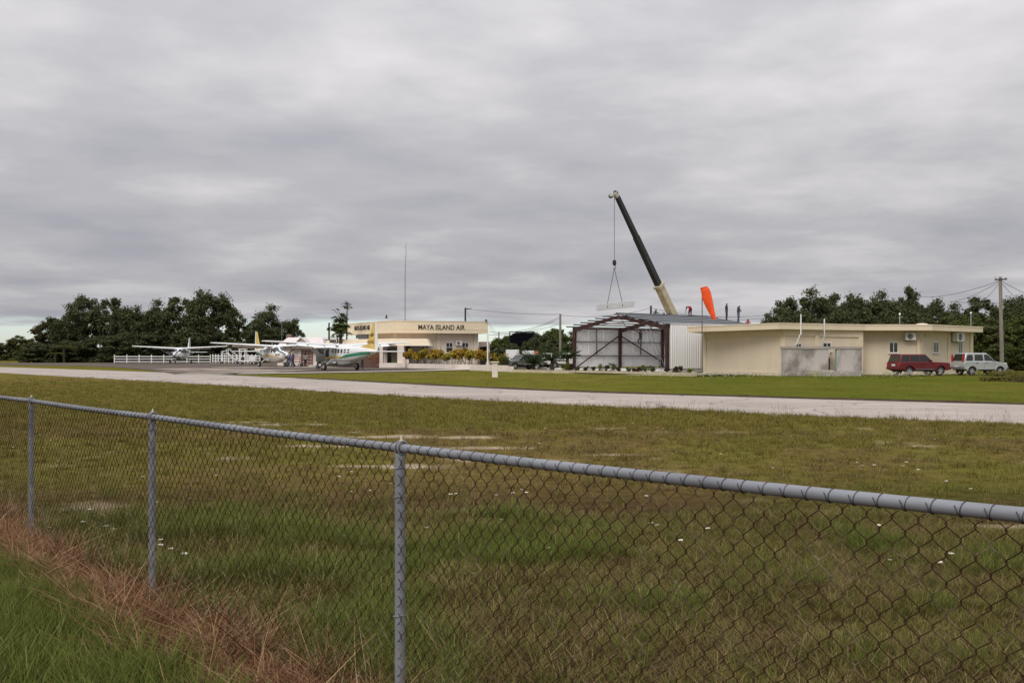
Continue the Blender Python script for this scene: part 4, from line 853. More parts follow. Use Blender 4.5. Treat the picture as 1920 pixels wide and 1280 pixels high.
# white pipes on the wall and posts on the roof
for pts, lab in (([(1488.5, 650), (1489.3, 628), (1491.2, 626), (1492, 589.5)], 'taller white vent pipe bent up past the roof edge above the annex'), ([(1537, 649), (1535.8, 627), (1535, 624), (1535, 598)], 'shorter white vent pipe bent up past the roof edge above the annex')):
    L = [WB.pt(x, y, .16 if y > 630 else .62) for x, y in pts]; L[3] = Vector((L[2].x, L[2].y, L[3].z)); o = MB(); b0 = L[0].copy(); o.tube([p - b0 for p in L], .048, 10); q = o.build('vent_pipe', M_WHITE, None, smooth=50); q.location = b0; tag(q, lab, 'pipe', 'white vent pipes')
for px, y0, Y, lab in ((1687, 588.5, 86, 'white lamp post on the roof above the red car'), (1820.5, 586.5, 90, 'white lamp post on the roof near its right end')):
    e = thing('roof_post', lab, 'post', (PX(px, Y), Y, 3.94), group='posts on the beige roof'); h = ZT(y0, Y) - 3.94
    MB().tube([(0, 0, 0), (0, 0, h)], .045, 8).build('pole', M_GALV, e); MB().sphere((0, 0, h), .09, 10, 6).build('lamp', M_WHITE, e, smooth=60); MB().bar((0, 0, h - .3), (.25, 0, h - .22), .04, .04).build('arm', M_GALV, e)
sa = MB(); sa.loft([[Vector((r * math.cos(a), .5 * r * math.sin(a), z)) for a in np.linspace(0, 6.283, 14, endpoint=False)] for r, z in ((.62, 0), (.6, .05), (.42, .13), (.15, .17), (.02, .175))]); o = sa.build('roof_dome', M_BEIGE2, None, smooth=60); o.location = (PX(1729, 85), 85, 3.94); tag(o, 'flat beige dome on the roof behind the red car', 'roof vent')

# ------------------------------------------------------------------ mobile crane behind the hangar
tip = P3(1156, 366, 113); base = P3(1290, 655, 122.5); base.z = 2.35
cr = thing('mobile_crane', 'truck crane with black telescopic boom raised behind the hangar', 'crane', (base.x, base.y, 0))
def boom(mb, p, q, w0, w1, h0, h1):
    dd = (q - p).normalized(); s = Vector((dd.y, -dd.x, 0)).normalized(); u = s.cross(dd).normalized(); u = u if u.z > 0 else -u
    c8 = lambda o, w, h: [o - s * w - u * h, o + s * w - u * h, o + s * w + u * h, o - s * w + u * h]; return mb.hexa(c8(p, w0, h0) + c8(q, w1, h1))
v = tip - base; j1 = P3(1237, 530, 118.8); s1 = (j1 - base).dot(v) / v.dot(v); jn = base + v * s1
mb = MB(); boom(mb, base - v.normalized() * 1.2, jn, .44, .38, .48, .41); bo = mb.build('boom_base', M_CRANE, cr, world=True, bevel=.03)
mb = MB(); boom(mb, jn - v * .02, base + v * (s1 + (1 - s1) * .55), .30, .27, .33, .30); mb.build('boom_section', M_CRANED, cr, world=True)
mb = MB(); boom(mb, base + v * (s1 + (1 - s1) * .54), tip, .24, .21, .26, .22); mb.build('boom_section', M_CRANED, cr, world=True)
dd = v.normalized(); sdir = Vector((dd.y, -dd.x, 0)).normalized(); ud = sdir.cross(dd); ud = ud if ud.z > 0 else -ud
mb = MB(); boom(mb, jn - v.normalized() * .25, jn + v.normalized() * .1, .46, .46, .5, .5); mb.build('collar', M_CRANE, cr, world=True)
lft = Vector((-1, 0, 0))
mb = MB(); mb.bar(tip - dd * .2, tip + dd * .35 + lft * .1, .5, .5); mb.bar(tip + lft * .1, tip + lft * .75 - Vector((0, 0, .05)), .4, .25); mb.build('boom_head', pm('pale_head', (.45, .44, .40), .6, var=.3), cr, world=True)
for k, o in enumerate((tip + lft * .62 + Vector((0, 0, -.1)), tip + dd * .3)):
    mb = MB(); mb.tube([o + Vector((0, -.12, 0)), o + Vector((0, .12, 0))], .24, 16); mb.build('sheave', M_BLACK, cr, world=True)
for q in (.30, .55, .8):
    o = base + v * s1 * q + Vector((0, -.5, 0)); mb = MB(); mb.tube([o + Vector((0, -.02, 0)), o + Vector((0, .05, 0))], .10, 10); mb.build('pin_hole', M_BLACK, cr, world=True)
mb = MB(); mb.tube([base + Vector((-.9, 0, -.4)), base + v * s1 * .62 - ud * .55], .16, 10); mb.build('lift_cylinder', M_GALV, cr, world=True)
B = lambda *a: MB().box(*a)
B(-5.2, -1.2, .75, 5.0, 1.2, 1.35).build('chassis', M_CRANE, cr, bevel=.03); B(-1.3, -1.15, 1.36, 1.9, 1.15, 2.5).build('turret', M_CRANE, cr, bevel=.05); B(1.95, -1.2, 1.3, 3.0, 1.2, 2.3).build('counterweight', M_BLACK, cr, bevel=.05)
cb = B(-5.9, -1.2, .7, -4.1, 1.2, 2.7).build('cab', M_CRANE, cr, bevel=.08); B(-5.93, -1.0, 1.75, -5.905, 1.0, 2.5).build('windscreen', M_GLASS, cb); B(-5.6, -1.225, 1.75, -4.4, -1.205, 2.5).build('side_window', M_GLASS, cb)
for x in (-4.3, -2.9, 2.3, 3.6):
    for y in (-1.05, 1.05):
        w = MB().loft([[Vector((x + r * math.cos(a), y + o, .52 + r * math.sin(a))) for a in np.linspace(0, 6.283, 18, endpoint=False)] for r, o in ((.3, -.17), (.48, -.17), (.52, -.1), (.52, .1), (.48, .17), (.3, .17))]).build('wheel', M_TYRE, cr)
# hook, slings and the bundle of roof sheets
hk = P3(1152, 487, 113); hk0 = tip + lft * .86; hook = thing('crane_hook', 'hook block on a thin cable hanging from the boom tip', 'hook', hk - Vector((0, 0, .9)))
MB().tube([Vector((hk.x, hk.y, hk0.z - .1)), hk], .026, 6).build('cable', M_WIRE, hook, world=True)
MB().tube([hk, hk - Vector((0, 0, .12)), hk - Vector((0, 0, .5)), hk - Vector((0, 0, .62))], [.06, .2, .2, .08], 10).build('block', M_BLACK, hook, world=True)
c0 = hk - Vector((0, 0, .95)); MB().tube([c0 + Vector((0, 0, .4))] + [c0 + Vector((.16 * math.sin(a), 0, .14 + .16 * math.cos(a))) for a in np.linspace(0, 4.4, 10)], .035, 6).build('hook', M_BLACK, hook, world=True)
ba, bq = P3(1119, 577.5, 113), P3(1189, 570, 112.6); bd = (bq - ba).normalized()
bun = thing('sheet_bundle', 'bundle of white roofing sheets hanging in two slings from the crane', 'bundle', (ba + bq) / 2)
bs = Vector((-bd.y, bd.x, 0)).normalized(); bu = bs.cross(bd); bu = bu if bu.z > 0 else -bu; Lb = (bq - ba).length
for k in range(9):
    prof = [(-.34, .16), (-.30, 0), (-.1, 0), (-.06, .05), (.06, .05), (.1, 0), (.30, 0), (.34, .16)]; mb = MB(); off = ba + bu * (-.27 + k * .052) + bd * random.uniform(-.08, .08); n = len(prof)
    mb.add([off + bs * a + bu * z for a, z in prof] + [off + bd * Lb + bs * a + bu * z for a, z in prof] + [off + bs * a + bu * (z + .014) for a, z in prof] + [off + bd * Lb + bs * a + bu * (z + .014) for a, z in prof],
           [(i, i + 1, n + i + 1, n + i) for i in range(n - 1)] + [(2 * n + i, 2 * n + i + 1, 3 * n + i + 1, 3 * n + i) for i in range(n - 1)] + [(i, i + 1, 2 * n + i + 1, 2 * n + i) for i in range(n - 1)]); mb.build('roof_sheet', pm('white_bundle', (.66, .68, .69), .4, .1, var=.04), bun, world=True)
sl = thing('lifting_sling', 'two rope slings from the hook down to the sheet bundle', 'sling', c0)
for s in (.29, .69):
    o = ba + bd * Lb * s; ring = [o + bs * (.37 * math.cos(a)) + bu * (.0 + .27 * math.sin(a)) for a in np.linspace(0, 6.283, 17)]
    MB().tube([c0 + Vector((0, 0, .02)), o + bu * .3], .03, 6).build('rope', M_WIRE, sl, world=True); MB().tube(ring, .03, 6).build('loop', M_WIRE, sl, world=True)

# ------------------------------------------------------------------ white rail fence behind the left plane
wf = thing('rail_fence', 'white three-rail fence behind the leftmost plane', 'fence', (PX(214.5, 193), 193, 0))
fx = [214.5, 238, 261, 284, 307, 330, 350.5, 372.5, 394.5]; ox = PX(214.5, 193); h = 1.56
for px in fx: B(PX(px, 193) - ox - .07, -.07, -.05, PX(px, 193) - ox + .07, .07, h).build('post', M_WHITE, wf)
for a, b_ in zip(fx, fx[1:]):
    for z in (.28, .76, 1.22): B(PX(a, 193) - ox + .072, -.03, z - .075, PX(b_, 193) - ox - .072, .03, z + .075).build('rail', M_WHITE, wf)
ff_ = thing('rail_fence', 'white fence with close-set posts behind the luggage stairs', 'fence', (PX(399, 192), 192, 0)); ox = PX(399, 192)
fx = [399, 404.5, 409.5, 416, 421.5, 429, 436.5, 444, 451, 458, 465, 472, 479.5, 487]
for px in fx: B(PX(px, 192) - ox - .09, -.09, -.05, PX(px, 192) - ox + .09, .09, 1.62).build('post', M_WHITE, ff_)
for z in (.35, .85, 1.3): B(PX(398, 192) - ox, -.13, z - .08, PX(488, 192) - ox, -.095, z + .08).build('rail', M_WHITE, ff_)

# ================================================================== AIRCRAFT
ST = [(4.86, 1.60, 2.00, .20), (4.70, 1.46, 2.06, .34), (4.2, 1.30, 2.13, .48), (3.4, 1.22, 2.22, .60), (2.62, 1.18, 2.32, .70), (2.2, 1.16, 2.56, .76), (1.75, 1.15, 2.80, .80), (1.0, 1.15, 2.88, .82), (-.5, 1.15, 2.88, .82), (-2.0, 1.16, 2.84, .80),
      (-3.2, 1.32, 2.76, .70), (-4.6, 1.60, 2.64, .50), (-6.0, 1.88, 2.52, .30), (-7.0, 2.08, 2.44, .15), (-7.45, 2.2, 2.38, .05)]
SX = np.array([s[0] for s in ST])[::-1]
def fsec(x): return [float(np.interp(x, SX, np.array([s[k] for s in ST])[::-1])) for k in (1, 2, 3)]
def fpt(x, a, off=0.0, n=2.9):
    zb, zt, hw_ = fsec(x); c, s = math.cos(a), math.sin(a); zc_ = (zb + zt) / 2; hz = (zt - zb) / 2
    return Vector((x, (hw_ + off) * math.copysign(abs(c) ** (2 / n), c), zc_ + (hz + off) * math.copysign(abs(s) ** (2 / n), s)))
def fside(x, z, side, off=0.012, n=2.9):
    zb, zt, hw_ = fsec(x); zc_ = (zb + zt) / 2; hz = (zt - zb) / 2; q = min(abs((z - zc_) / hz), .995)
    return Vector((x, side * (hw_ * (1 - q ** n) ** (1 / n) + off), z))
def airfoil(chord, thick, n=9):
    up = []; lo = []
    for i in range(n + 1):
        t = .5 * (1 - math.cos(math.pi * i / n)); y = 5 * thick * (.2969 * math.sqrt(t) - .126 * t - .3516 * t ** 2 + .2843 * t ** 3 - .1036 * t ** 4); cam_ = .02 * 4 * t * (1 - t)
        up.append((t * chord, (cam_ + y) * chord)); lo.append((t * chord, (cam_ - y) * chord))
    return up + lo[::-1][1:-1]
def wing_mesh(stations):         # (y, x_le, z, chord, thickness)
    return [[Vector((xl - u, y, z + w)) for u, w in airfoil(c_, th)] for y, xl, z, c_, th in stations]
def caravan(label, loc, ang, fin_mat, stripes=True, open_door=False, nose_text=None, tail_text=None, S=.30):
    e = thing('propeller_plane', label, 'plane', loc, ang, 'parked single-propeller planes')
    A = np.linspace(0, 2 * math.pi, 28, endpoint=False)
    fus = MB().loft([[fpt(x, a) for a in A] for x, *_ in ST]).build('fuselage', M_PLANE, e, smooth=40)
    # cargo pod
    pod = [(3.5, 1.20, .10, .30), (3.2, 1.02, .30, .46), (2.4, .84, .40, .58), (1.0, .80, .42, .60), (-1.0, .80, .42, .60), (-2.2, .92, .38, .52), (-2.9, 1.14, .26, .40)]
    MB().loft([[Vector((x, w * math.copysign(abs(math.cos(a)) ** .7, math.cos(a)), z + h_ + h_ * math.copysign(abs(math.sin(a)) ** .7, math.sin(a)))) for a in np.linspace(0, 2 * math.pi, 18, endpoint=False)] for x, z, h_, w in pod]).build('cargo_pod', M_PLANEG, e, smooth=45)
    dz = math.tan(math.radians(3.0))
    for s in (1, -1):
        st = [(s * y, xl, 2.80 + dz * y, c_, th) for y, xl, c_, th in ((0.0, 1.35, 1.98, .15), (2.6, 1.30, 1.90, .14), (7.4, 1.06, 1.32, .12), (7.85, .96, 1.12, .10), (7.93, .82, .78, .06))]
        wg = MB().loft(wing_mesh(st)).build('wing', M_PLANE, e, smooth=35)
        MB().loft([[Vector((x, s * y, z)) + Vector((u, 0, w)) for u, w in ((-.09, 0), (0, .035), (.09, 0), (0, -.035))] for x, y, z in ((.6, .75, 1.22), (.55, 3.6, 2.88))]).build('strut', M_PLANE, e)
        mb = MB(); fl = [(y, 1.34 - .018 * y - 1.98 + .06 * y, 2.80 + dz * y) for y in (.95, 2.6, 4.9)]      # flap let down behind the inner wing
        mb.loft([[Vector((x_, s * y, z_ - .02)), Vector((x_ - .50, s * y, z_ - .26)), Vector((x_ - .52, s * y, z_ - .28)), Vector((x_ + .04, s * y, z_ - .12))] for y, x_, z_ in fl]); mb.build('flap', M_PLANE, wg)
        for yy in (2.2, 3.9, 5.6): MB().loft([[Vector((x, s * yy + w * .05, 2.72 + dz * yy + h_)) for w, h_ in ((-1, 0), (1, 0), (1, -.12), (-1, -.12))] for x in (.2, -.9)]).build('flap_track', M_PLANEG, wg)
        MB().tube([(.5, s * 7.6, 2.98 + dz * 7), (.5, s * 7.6, 2.98 + dz * 7 - .02)], .05, 8).build('tip_light', M_GLASS, wg)
        st = [(s * y, xl, 2.22, c_, .10) for y, xl, c_ in ((0, -6.15, 1.35), (2.9, -6.42, .95), (3.12, -6.55, .7))]
        MB().loft(wing_mesh(st)).build('tailplane', M_PLANE, e, smooth=35)
        # main gear: sprung leg, fairing, tyre
        MB().tube([(0, s * .55, 1.18), (0, s * 1.1, .92), (0, s * 1.72, .42)], [.10, .08, .06], 8).build('gear_leg', M_PLANE, e, smooth=50)
        MB().sphere((.05, s * .72, 1.16), .3, 12, 8, sc=(1.5, .8, .5)).build('leg_fairing', M_PLANE, e, smooth=60)
        wheel_at(e, Vector((0, s * 1.78, .36)), .36, .24)
        for k in range(7):
            x0 = .95 - k * .62; z0, z1 = 2.10, 2.52
            if s > 0 and open_door and k == 0: continue
            win_patch(e, x0, x0 - .36, z0, z1 - .02 * k * .5, s)
        win_patch(e, 1.82, 1.28, 2.06, 2.60, s)
    # fin with dorsal fillet and rudder
    fin = [(-3.9, 2.66), (-5.6, 2.92), (-6.55, 4.42), (-7.0, 4.50), (-7.02, 2.45)]
    mb = MB(); n = len(fin); c_ = [(x, .0, z) for x, z in fin]
    mb.add([(x, .055 if i in (1, 4) else .02, z) for i, (x, z) in enumerate(fin)] + [(x, -.055 if i in (1, 4) else -.02, z) for i, (x, z) in enumerate(fin)], [tuple(range(n)), tuple(range(2 * n - 1, n - 1, -1))] + [(i, (i + 1) % n, n + (i + 1) % n, n + i) for i in range(n)]); mb.build('fin', fin_mat, e)
    mb = MB(); mb.extr([(-7.04, -.03, 2.45), (-7.02, -.03, 4.5), (-7.30, -.03, 4.52), (-7.55, -.03, 2.4)], (0, .06, 0)); mb.build('rudder', M_PLANE if stripes else fin_mat, e)
    # engine: spinner, three blades, exhaust, intake
    sp = MB().loft([[Vector((x, r * math.cos(a), 1.80 + r * math.sin(a))) for a in np.linspace(0, 6.283, 16, endpoint=False)] for x, r in ((4.84, .21), (5.0, .19), (5.15, .13), (5.26, .03))]).build('spinner', M_PLANE, e, smooth=50)
    for k in range(3):
        a0 = .65 + k * 2.094; r_ = Vector((0, math.cos(a0), math.sin(a0))); tq = Vector((0, -math.sin(a0), math.cos(a0))); o = Vector((4.95, 0, 1.80))
        MB().loft([[o + r_ * d + (tq * w * .8 + Vector((w * .6, 0, 0))) + Vector((.02, 0, 0)), o + r_ * d - (tq * w * .8 + Vector((w * .6, 0, 0))) + Vector((.02, 0, 0)), o + r_ * d - (tq * w * .8 + Vector((w * .6, 0, 0))) - Vector((.02, 0, 0)), o + r_ * d + (tq * w * .8 + Vector((w * .6, 0, 0))) - Vector((.02, 0, 0))] for d, w in ((.12, .05), (.5, .11), (1.0, .11), (1.32, .06))]).build('propeller_blade', pm('blade_dark', (.05, .05, .055), .45, var=.15), e)
    MB().tube([fpt(4.1, -.5, .0), fpt(3.9, -.7, .16), fpt(3.4, -.8, .2)], [.12, .13, .14], 10).build('exhaust', pm('exhaust_metal', (.10, .085, .075), .5, .6), e, smooth=50)
    MB().loft([[Vector((4.80, .18 * math.cos(a), 1.48 + .07 * math.sin(a))) for a in A[::2]], [Vector((4.72, .22 * math.cos(a), 1.46 + .09 * math.sin(a))) for a in A[::2]]]).build('intake', M_BLACK, e)
    # nose gear
    MB().tube([(3.95, 0, 1.25), (4.05, 0, .5)], .07, 8).build('gear_leg', M_PLANE, e); wheel_at(e, Vector((4.06, 0, .30)), .30, .2)
    # windscreen: two panes wrapped over the nose
    for a0, a1 in ((.30, 1.50), (1.64, 2.84)):
        mb = MB(); nx_, na_ = 5, 7
        vs = [fpt(2.60 - (2.60 - 1.84) * i / nx_, a0 + (a1 - a0) * j / na_, .014) for i in range(nx_ + 1) for j in range(na_ + 1)]
        mb.add(vs, [(i * (na_ + 1) + j, i * (na_ + 1) + j + 1, (i + 1) * (na_ + 1) + j + 1, (i + 1) * (na_ + 1) + j) for i in range(nx_) for j in range(na_)]); mb.build('windscreen', M_GLASS, e, smooth=50)
    if stripes:
        for s in (1, -1):
            for nm, mt, f0, f1, xa, xb in (('yellow_stripe', M_YELLOW, lambda x: 1.56 - .02 * x, lambda x: 1.60 + .17 * min(1, (3.6 - x) / 3) * min(1, max(0, (x + 3.4) / 2)), 3.6, -3.4),
                                           ('green_stripe', M_GREEN, lambda x: 1.56 - .085 * (x + 1.2) , lambda x: 1.58 - .085 * (x + 1.2) + .27 * max(0, min(1, (-1.2 - x) / 1.4)) * (1 if x > -5.6 else max(.3, (x + 7) / 1.4)), -1.2, -6.4)):
                k = 22; mb = MB(); vs = []
                for i in range(k + 1):
                    x = xa + (xb - xa) * i / k; z0, z1 = f0(x), f1(x)
                    for q in (0, .5, 1): vs.append(fside(x, z0 + (z1 - z0) * q, s, .014 if nm[0] == 'y' else .018))
                mb.add(vs, [(i * 3 + j, i * 3 + j + 1, i * 3 + j + 4, i * 3 + j + 3) for i in range(k) for j in range(2)]); mb.build(nm, mt, e, smooth=50)
    MB().bar((-.6, .05, 2.86), (-.75, .05, 3.25), .02, .06).build('antenna', M_PLANE, e); MB().sphere((.6, 0, 2.98), .14, 8, 6, sc=(1.6, 1, .6)).build('beacon', M_PLANE, e)
    if open_door:
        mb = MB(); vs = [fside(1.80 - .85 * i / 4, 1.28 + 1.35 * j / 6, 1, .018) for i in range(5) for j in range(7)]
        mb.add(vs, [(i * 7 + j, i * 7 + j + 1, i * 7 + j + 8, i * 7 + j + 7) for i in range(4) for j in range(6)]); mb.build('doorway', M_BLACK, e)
        M_DOOR = pm('door_lining', (.13, .135, .12), .7, var=.2)
        mb = MB(); mb.extr([(1.84, .84, 1.25), (2.35, 1.55, 1.25), (2.28, 1.55, 2.62), (1.84, .84, 2.62)], (-.05, .03, 0)); dr_ = mb.build('crew_door', M_DOOR, e)
        mb = MB(); mb.extr([(1.89, .92, 2.05), (2.26, 1.44, 2.05), (2.22, 1.44, 2.55), (1.89, .92, 2.55)], (-.062, .042, 0)); mb.build('pane', M_GLASS, dr_)
        mb = MB(); vs = [fside(-2.3 - .62 * i / 3, 1.0 + .0 * i + .3 * j / 2 + .35, 1, .02) for i in range(4) for j in range(3)]
        MB().box(-.4, .6, .98, .05, .625, 1.28).build('pod_hatch', M_BLACK, e)
        B(-.45, .78, .35, -.35, .95, .42).build('step', M_PLANEG, e)
    if nose_text:
        x0 = 3.95
        for s in (1, -1):
            p = fside(x0 if s > 0 else 2.75, 1.72, s, .03); q = fside(2.75 if s > 0 else x0, 1.78, s, .03); text_obj('lettering', nose_text, .27, pm('livery_grey_text', (.12, .12, .11), .6), e, p, q - p, (0, 0, 1), .004, .004)
    if tail_text:
        for s in (1, -1):
            p = Vector((-5.55 if s > 0 else -6.95, s * .075, 2.98)); text_obj('lettering', tail_text, .46, pm('registration_brown', (.16, .10, .03), .6), e, p, (-s, 0, 0), (0, 0, 1), .004, .004)
            p = Vector((-6.05 if s > 0 else -6.95, s * .07, 3.62)); q = MB(); q.add([p + Vector((-s * u, 0, w)) for u, w in ((.1, 0), (.7, .05), (.8, .28), (.45, .36), (.2, .22))], [(0, 1, 2, 3, 4)]); q.build('emblem', MATS['registration_brown'], e)
    # the loaded plane sits low on its sprung legs
    def lower(o):
        if o.name.split('.')[0] in ('wheel', 'gear_leg'): return
        if o.name.split('.')[0] in ('fin', 'rudder'):
            for v in o.data.vertices: v.co.z -= S * (1 - max(0, min(1, (v.co.z - 2.9) / 1.5)))
        else: o.data.transform(Matrix.Translation((0, 0, -S)))
        for c_ in o.children: lower(c_)
    for o in list(e.children): lower(o)
    return e
def wheel_at(e, c, r, w, axis=1, spokes=0, rim=None):
    prof = [(r * .56, -w * .45), (r * .86, -w * .5), (r * .97, -w * .36), (r, -w * .15), (r, w * .15), (r * .97, w * .36), (r * .86, w * .5), (r * .56, w * .45)]
    A = np.linspace(0, 2 * math.pi, 22, endpoint=False)
    ty = MB().loft([[c + Vector((rr * math.cos(a), o, rr * math.sin(a))) for a in A] for rr, o in prof], caps=False).build('wheel', M_TYRE, e, smooth=50)
    for s in (-1, 1):
        mb = MB(); rings = [[c + Vector((rr * math.cos(a), s * o * w, rr * math.sin(a))) for a in A] for rr, o in ((r * .60, .40), (r * .58, .46), (r * .52, .46), (r * .48, .34), (r * .2, .36), (r * .18, .44), (r * .02, .44))]
        mb.loft(rings, caps=False); mb.build('rim', pm('rim_dark', (.10, .10, .10), .5) if spokes else (rim or M_RIM), ty, smooth=40)
        if spokes:
            mb = MB()
            for k in range(spokes):
                a = 2 * math.pi * k / spokes + .3; d_ = Vector((math.cos(a), 0, math.sin(a))); q = Vector((-d_.z, 0, d_.x)); o = c + Vector((0, s * w * .44, 0))
                mb.hexa([o + d_ * r * .08 - q * r * .09, o + d_ * r * .56 - q * r * .07, o + d_ * r * .56 + q * r * .07, o + d_ * r * .08 + q * r * .09] + [z + Vector((0, s * .02, 0)) for z in (o + d_ * r * .08 - q * r * .09, o + d_ * r * .56 - q * r * .07, o + d_ * r * .56 + q * r * .07, o + d_ * r * .08 + q * r * .09)])
            mb.build('spokes', rim or M_RIM, ty)
    return ty
def win_patch(e, x0, x1, z0, z1, s):
    mb = MB(); k = 3; vs = [fside(x0 + (x1 - x0) * i / k, z0 + (z1 - z0) * j / k, s, .012) for i in range(k + 1) for j in range(k + 1)]
    mb.add(vs, [(i * (k + 1) + j, i * (k + 1) + j + 1, (i + 1) * (k + 1) + j + 1, (i + 1) * (k + 1) + j) for i in range(k) for j in range(k)]); mb.build('window', M_GLASS, e, smooth=50)
AZ = 0.062
caravan('white plane with green and yellow stripe, crew door open, nearest of the three', Vector((PX(639, 104), 104.0, AZ)), math.radians(126), M_YELLOW, True, True, None, 'V3-HG', S=.42)
caravan('white plane with yellow fin pointing its propeller at the luggage cart', Vector((PX(513, 131), 131, AZ)), math.radians(-59), M_YELLOW, True, False, 'Maya Island')
caravan('farthest white plane seen nose-on before the white rail fence', Vector((PX(339, 181), 181, AZ)), math.radians(-85), M_PLANE, False, False)
# chock and tow bar beside the nearest plane
tb = thing('tow_bar', 'small white tow bar trolley beside the nearest plane wheel', 'tow bar', G(596, 692.2) + Vector((0, 0, .066)))
MB().bar((-1.0, 0, .3), (.9, .1, .42), .08, .1).build('bar', M_WHITE, tb); MB().bar((.9, -.2, .42), (.9, .4, .42), .06, .06).build('handle', M_WHITE, tb)
for y in (-.25, .35): wheel_at(tb, Vector((0, y, .2)), .2, .1)
for px, lab in ((600, 'folding dark step stool beside the nearest plane wheel'),):
    e = thing('step_stool', lab, 'stool', G(px, 692.8) + Vector((0, 0, .066)))
    for s in (-1, 1):
        for q in (-1, 1): MB().bar((s * .3, q * .2, 0), (s * .12, q * .18, .8), .05, .05).build('leg', M_BLACK, e)
    for z in (.3, .55, .8): B(-.22, -.2, z, .22, .2, z + .04).build('tread', M_BLACK, e)

# ================================================================== ROAD VEHICLES
def car(name, label, loc, ang, P):
    e = thing(name, label, P.get('cat', 'car'), loc, ang, P.get('group')); W = P['W'] / 2; body = P['mat']; wr = P['wr']; xr, xf_ = P['xr'], P['xf']
    ar = wr + .07; pts = []
    def arch(xc): return [(xc + ar * math.cos(a), wr + ar * math.sin(a)) for a in np.linspace(math.pi, 0, 9)]
    zs = P['sill']; L0, L1 = P['x0'], P['x1']
    pts = [(L0, zs + .12), (L0 + .1, zs)] + [q for q in arch(xr) if q[1] >= zs] + [q for q in arch(xf_) if q[1] >= zs] + [(L1 - .12, zs), (L1, zs + .14)] + P['top']
    mb = MB(); mb.extr([(x, -W, z) for x, z in pts], (0, 2 * W, 0)); mb.build('body', body, e, smooth=35, bevel=.035)
    zb, zr = P['belt'], P['H']; b0, b1, r0, r1 = P['cab']; Wt = W * P.get('tum', .84)
    mb = MB(); mb.hexa([(b0, -W + .03, zb - .03), (b1, -W + .03, zb - .03), (b1, W - .03, zb - .03), (b0, W - .03, zb - .03), (r0, -Wt, zr), (r1, -Wt, zr), (r1, Wt, zr), (r0, Wt, zr)]); cab_ = mb.build('cabin', body, e, smooth=35, bevel=.05)
    yat = lambda z: (W - .03) + (Wt - W + .03) * (z - zb) / (zr - zb)
    for s in (-1, 1):
        for q in P['side']:
            mb = MB(); pl = [Vector((x, s * (yat(z) + .004), z)) for x, z in q]; mb.extr(pl, (0, s * .008, 0)); mb.build('side_window', M_GLASS, cab_)
    za, zz = zb + .06, zr - .09
    def endq(x0_, x1_, ya, sgn, nm, zl=za, zh=zz, mt=None):
        f = lambda z: x0_ + (x1_ - x0_) * (z - zb + .03) / (zr - zb + .03) + sgn * .006
        mb = MB(); pl = [Vector((f(zl), -yat(zl) * ya, zl)), Vector((f(zl), yat(zl) * ya, zl)), Vector((f(zh), yat(zh) * ya, zh)), Vector((f(zh), -yat(zh) * ya, zh))]; mb.extr(pl, (sgn * .01, 0, 0)); return mb.build(nm, mt or M_GLASS, cab_)
    if not P.get('norear'): endq(b0, r0, .86, -1, 'rear_window', *P.get('rearz', (za, zz)))
    endq(b1, r1, .88, 1, 'windscreen')
    for xw in (xr, xf_):
        for s in (-1, 1): wheel_at(e, Vector((xw, s * (W - .12), wr)), wr, .22, spokes=P.get('spokes', 5), rim=P.get('rim'))
    tr_ = P.get('trim', M_BLACK)
    B(L0 - .07, -W + .03, zs + .06, L0 + .02, W - .03, zs + .24).build('bumper', P.get('bump', tr_), e, bevel=.02); B(L1 - .02, -W + .03, zs + .04, L1 + .08, W - .03, zs + .24).build('bumper', P.get('bump', tr_), e, bevel=.02)
    for s in (-1, 1):
        B(r1 + .42 if 'mir' not in P else P['mir'], s * (W + .0) if s > 0 else -W - .16, zb + .04, (r1 + .42 if 'mir' not in P else P['mir']) + .08, W + .16 if s > 0 else -W, zb + .18).build('mirror', P.get('mirm', M_BLACK), e, bevel=.01)
        for xh in P['handles']: B(xh, s * W + (0.002 if s > 0 else -.03), zb - .13, xh + .16, s * W + (.03 if s > 0 else -.002), zb - .09).build('door_handle', M_BLACK, e)
        for xs_ in P['seams']: B(xs_ - .008, s * W + (0.001 if s > 0 else -.005), zs + .1, xs_ + .008, s * W + (.005 if s > 0 else -.001), zb - .02).build('door_seam', M_BLACK, e)
        B(L1 - .01, s * W * .6 - .16, zs + .38, L1 + .012, s * W * .6 + .16, zs + .54).build('headlight', pm('lamp_glass', (.55, .55, .52), .15), e)
        tl = P['tail']; B(L0 - .012, min(s * tl[0], s * tl[1]), tl[2], L0 + .06, max(s * tl[0], s * tl[1]), tl[3]).build('tail_light', pm('red_lamp', (.42, .012, .02), .2), e)
        if P.get('flare'):
            for xw in (xr, xf_):
                mb = MB(); a = np.linspace(math.pi * .98, .02 * math.pi, 11); o = s * W; i_ = [Vector((xw + (ar - .02) * math.cos(q), o, wr + (ar - .02) * math.sin(q))) for q in a]; u = [Vector((xw + (ar + .07) * math.cos(q), o, wr + (ar + .07) * math.sin(q))) for q in a]; n = len(a)
                vs = i_ + u + [z + Vector((0, s * .05, 0)) for z in i_ + u]; mb.add(vs, [(k, k + 1, n + k + 1, n + k) for k in range(n - 1)] + [(2 * n + k, 2 * n + k + 1, 3 * n + k + 1, 3 * n + k) for k in range(n - 1)] + [(n + k, n + k + 1, 3 * n + k + 1, 3 * n + k) for k in range(n - 1)] + [(k, k + 1, 2 * n + k + 1, 2 * n + k) for k in range(n - 1)]); mb.build('wheel_flare', P['flare'], e)
            B(xr + ar + .1, min(s * W, s * (W + .03)), zs + .02, xf_ - ar - .1, max(s * W, s * (W + .03)), zs + .14).build('side_skirt', P['skirt'], e)
    B(L1 - .01, -W * .35, zs + .36, L1 + .014, W * .35, zs + .52).build('grille', M_BLACK, e)
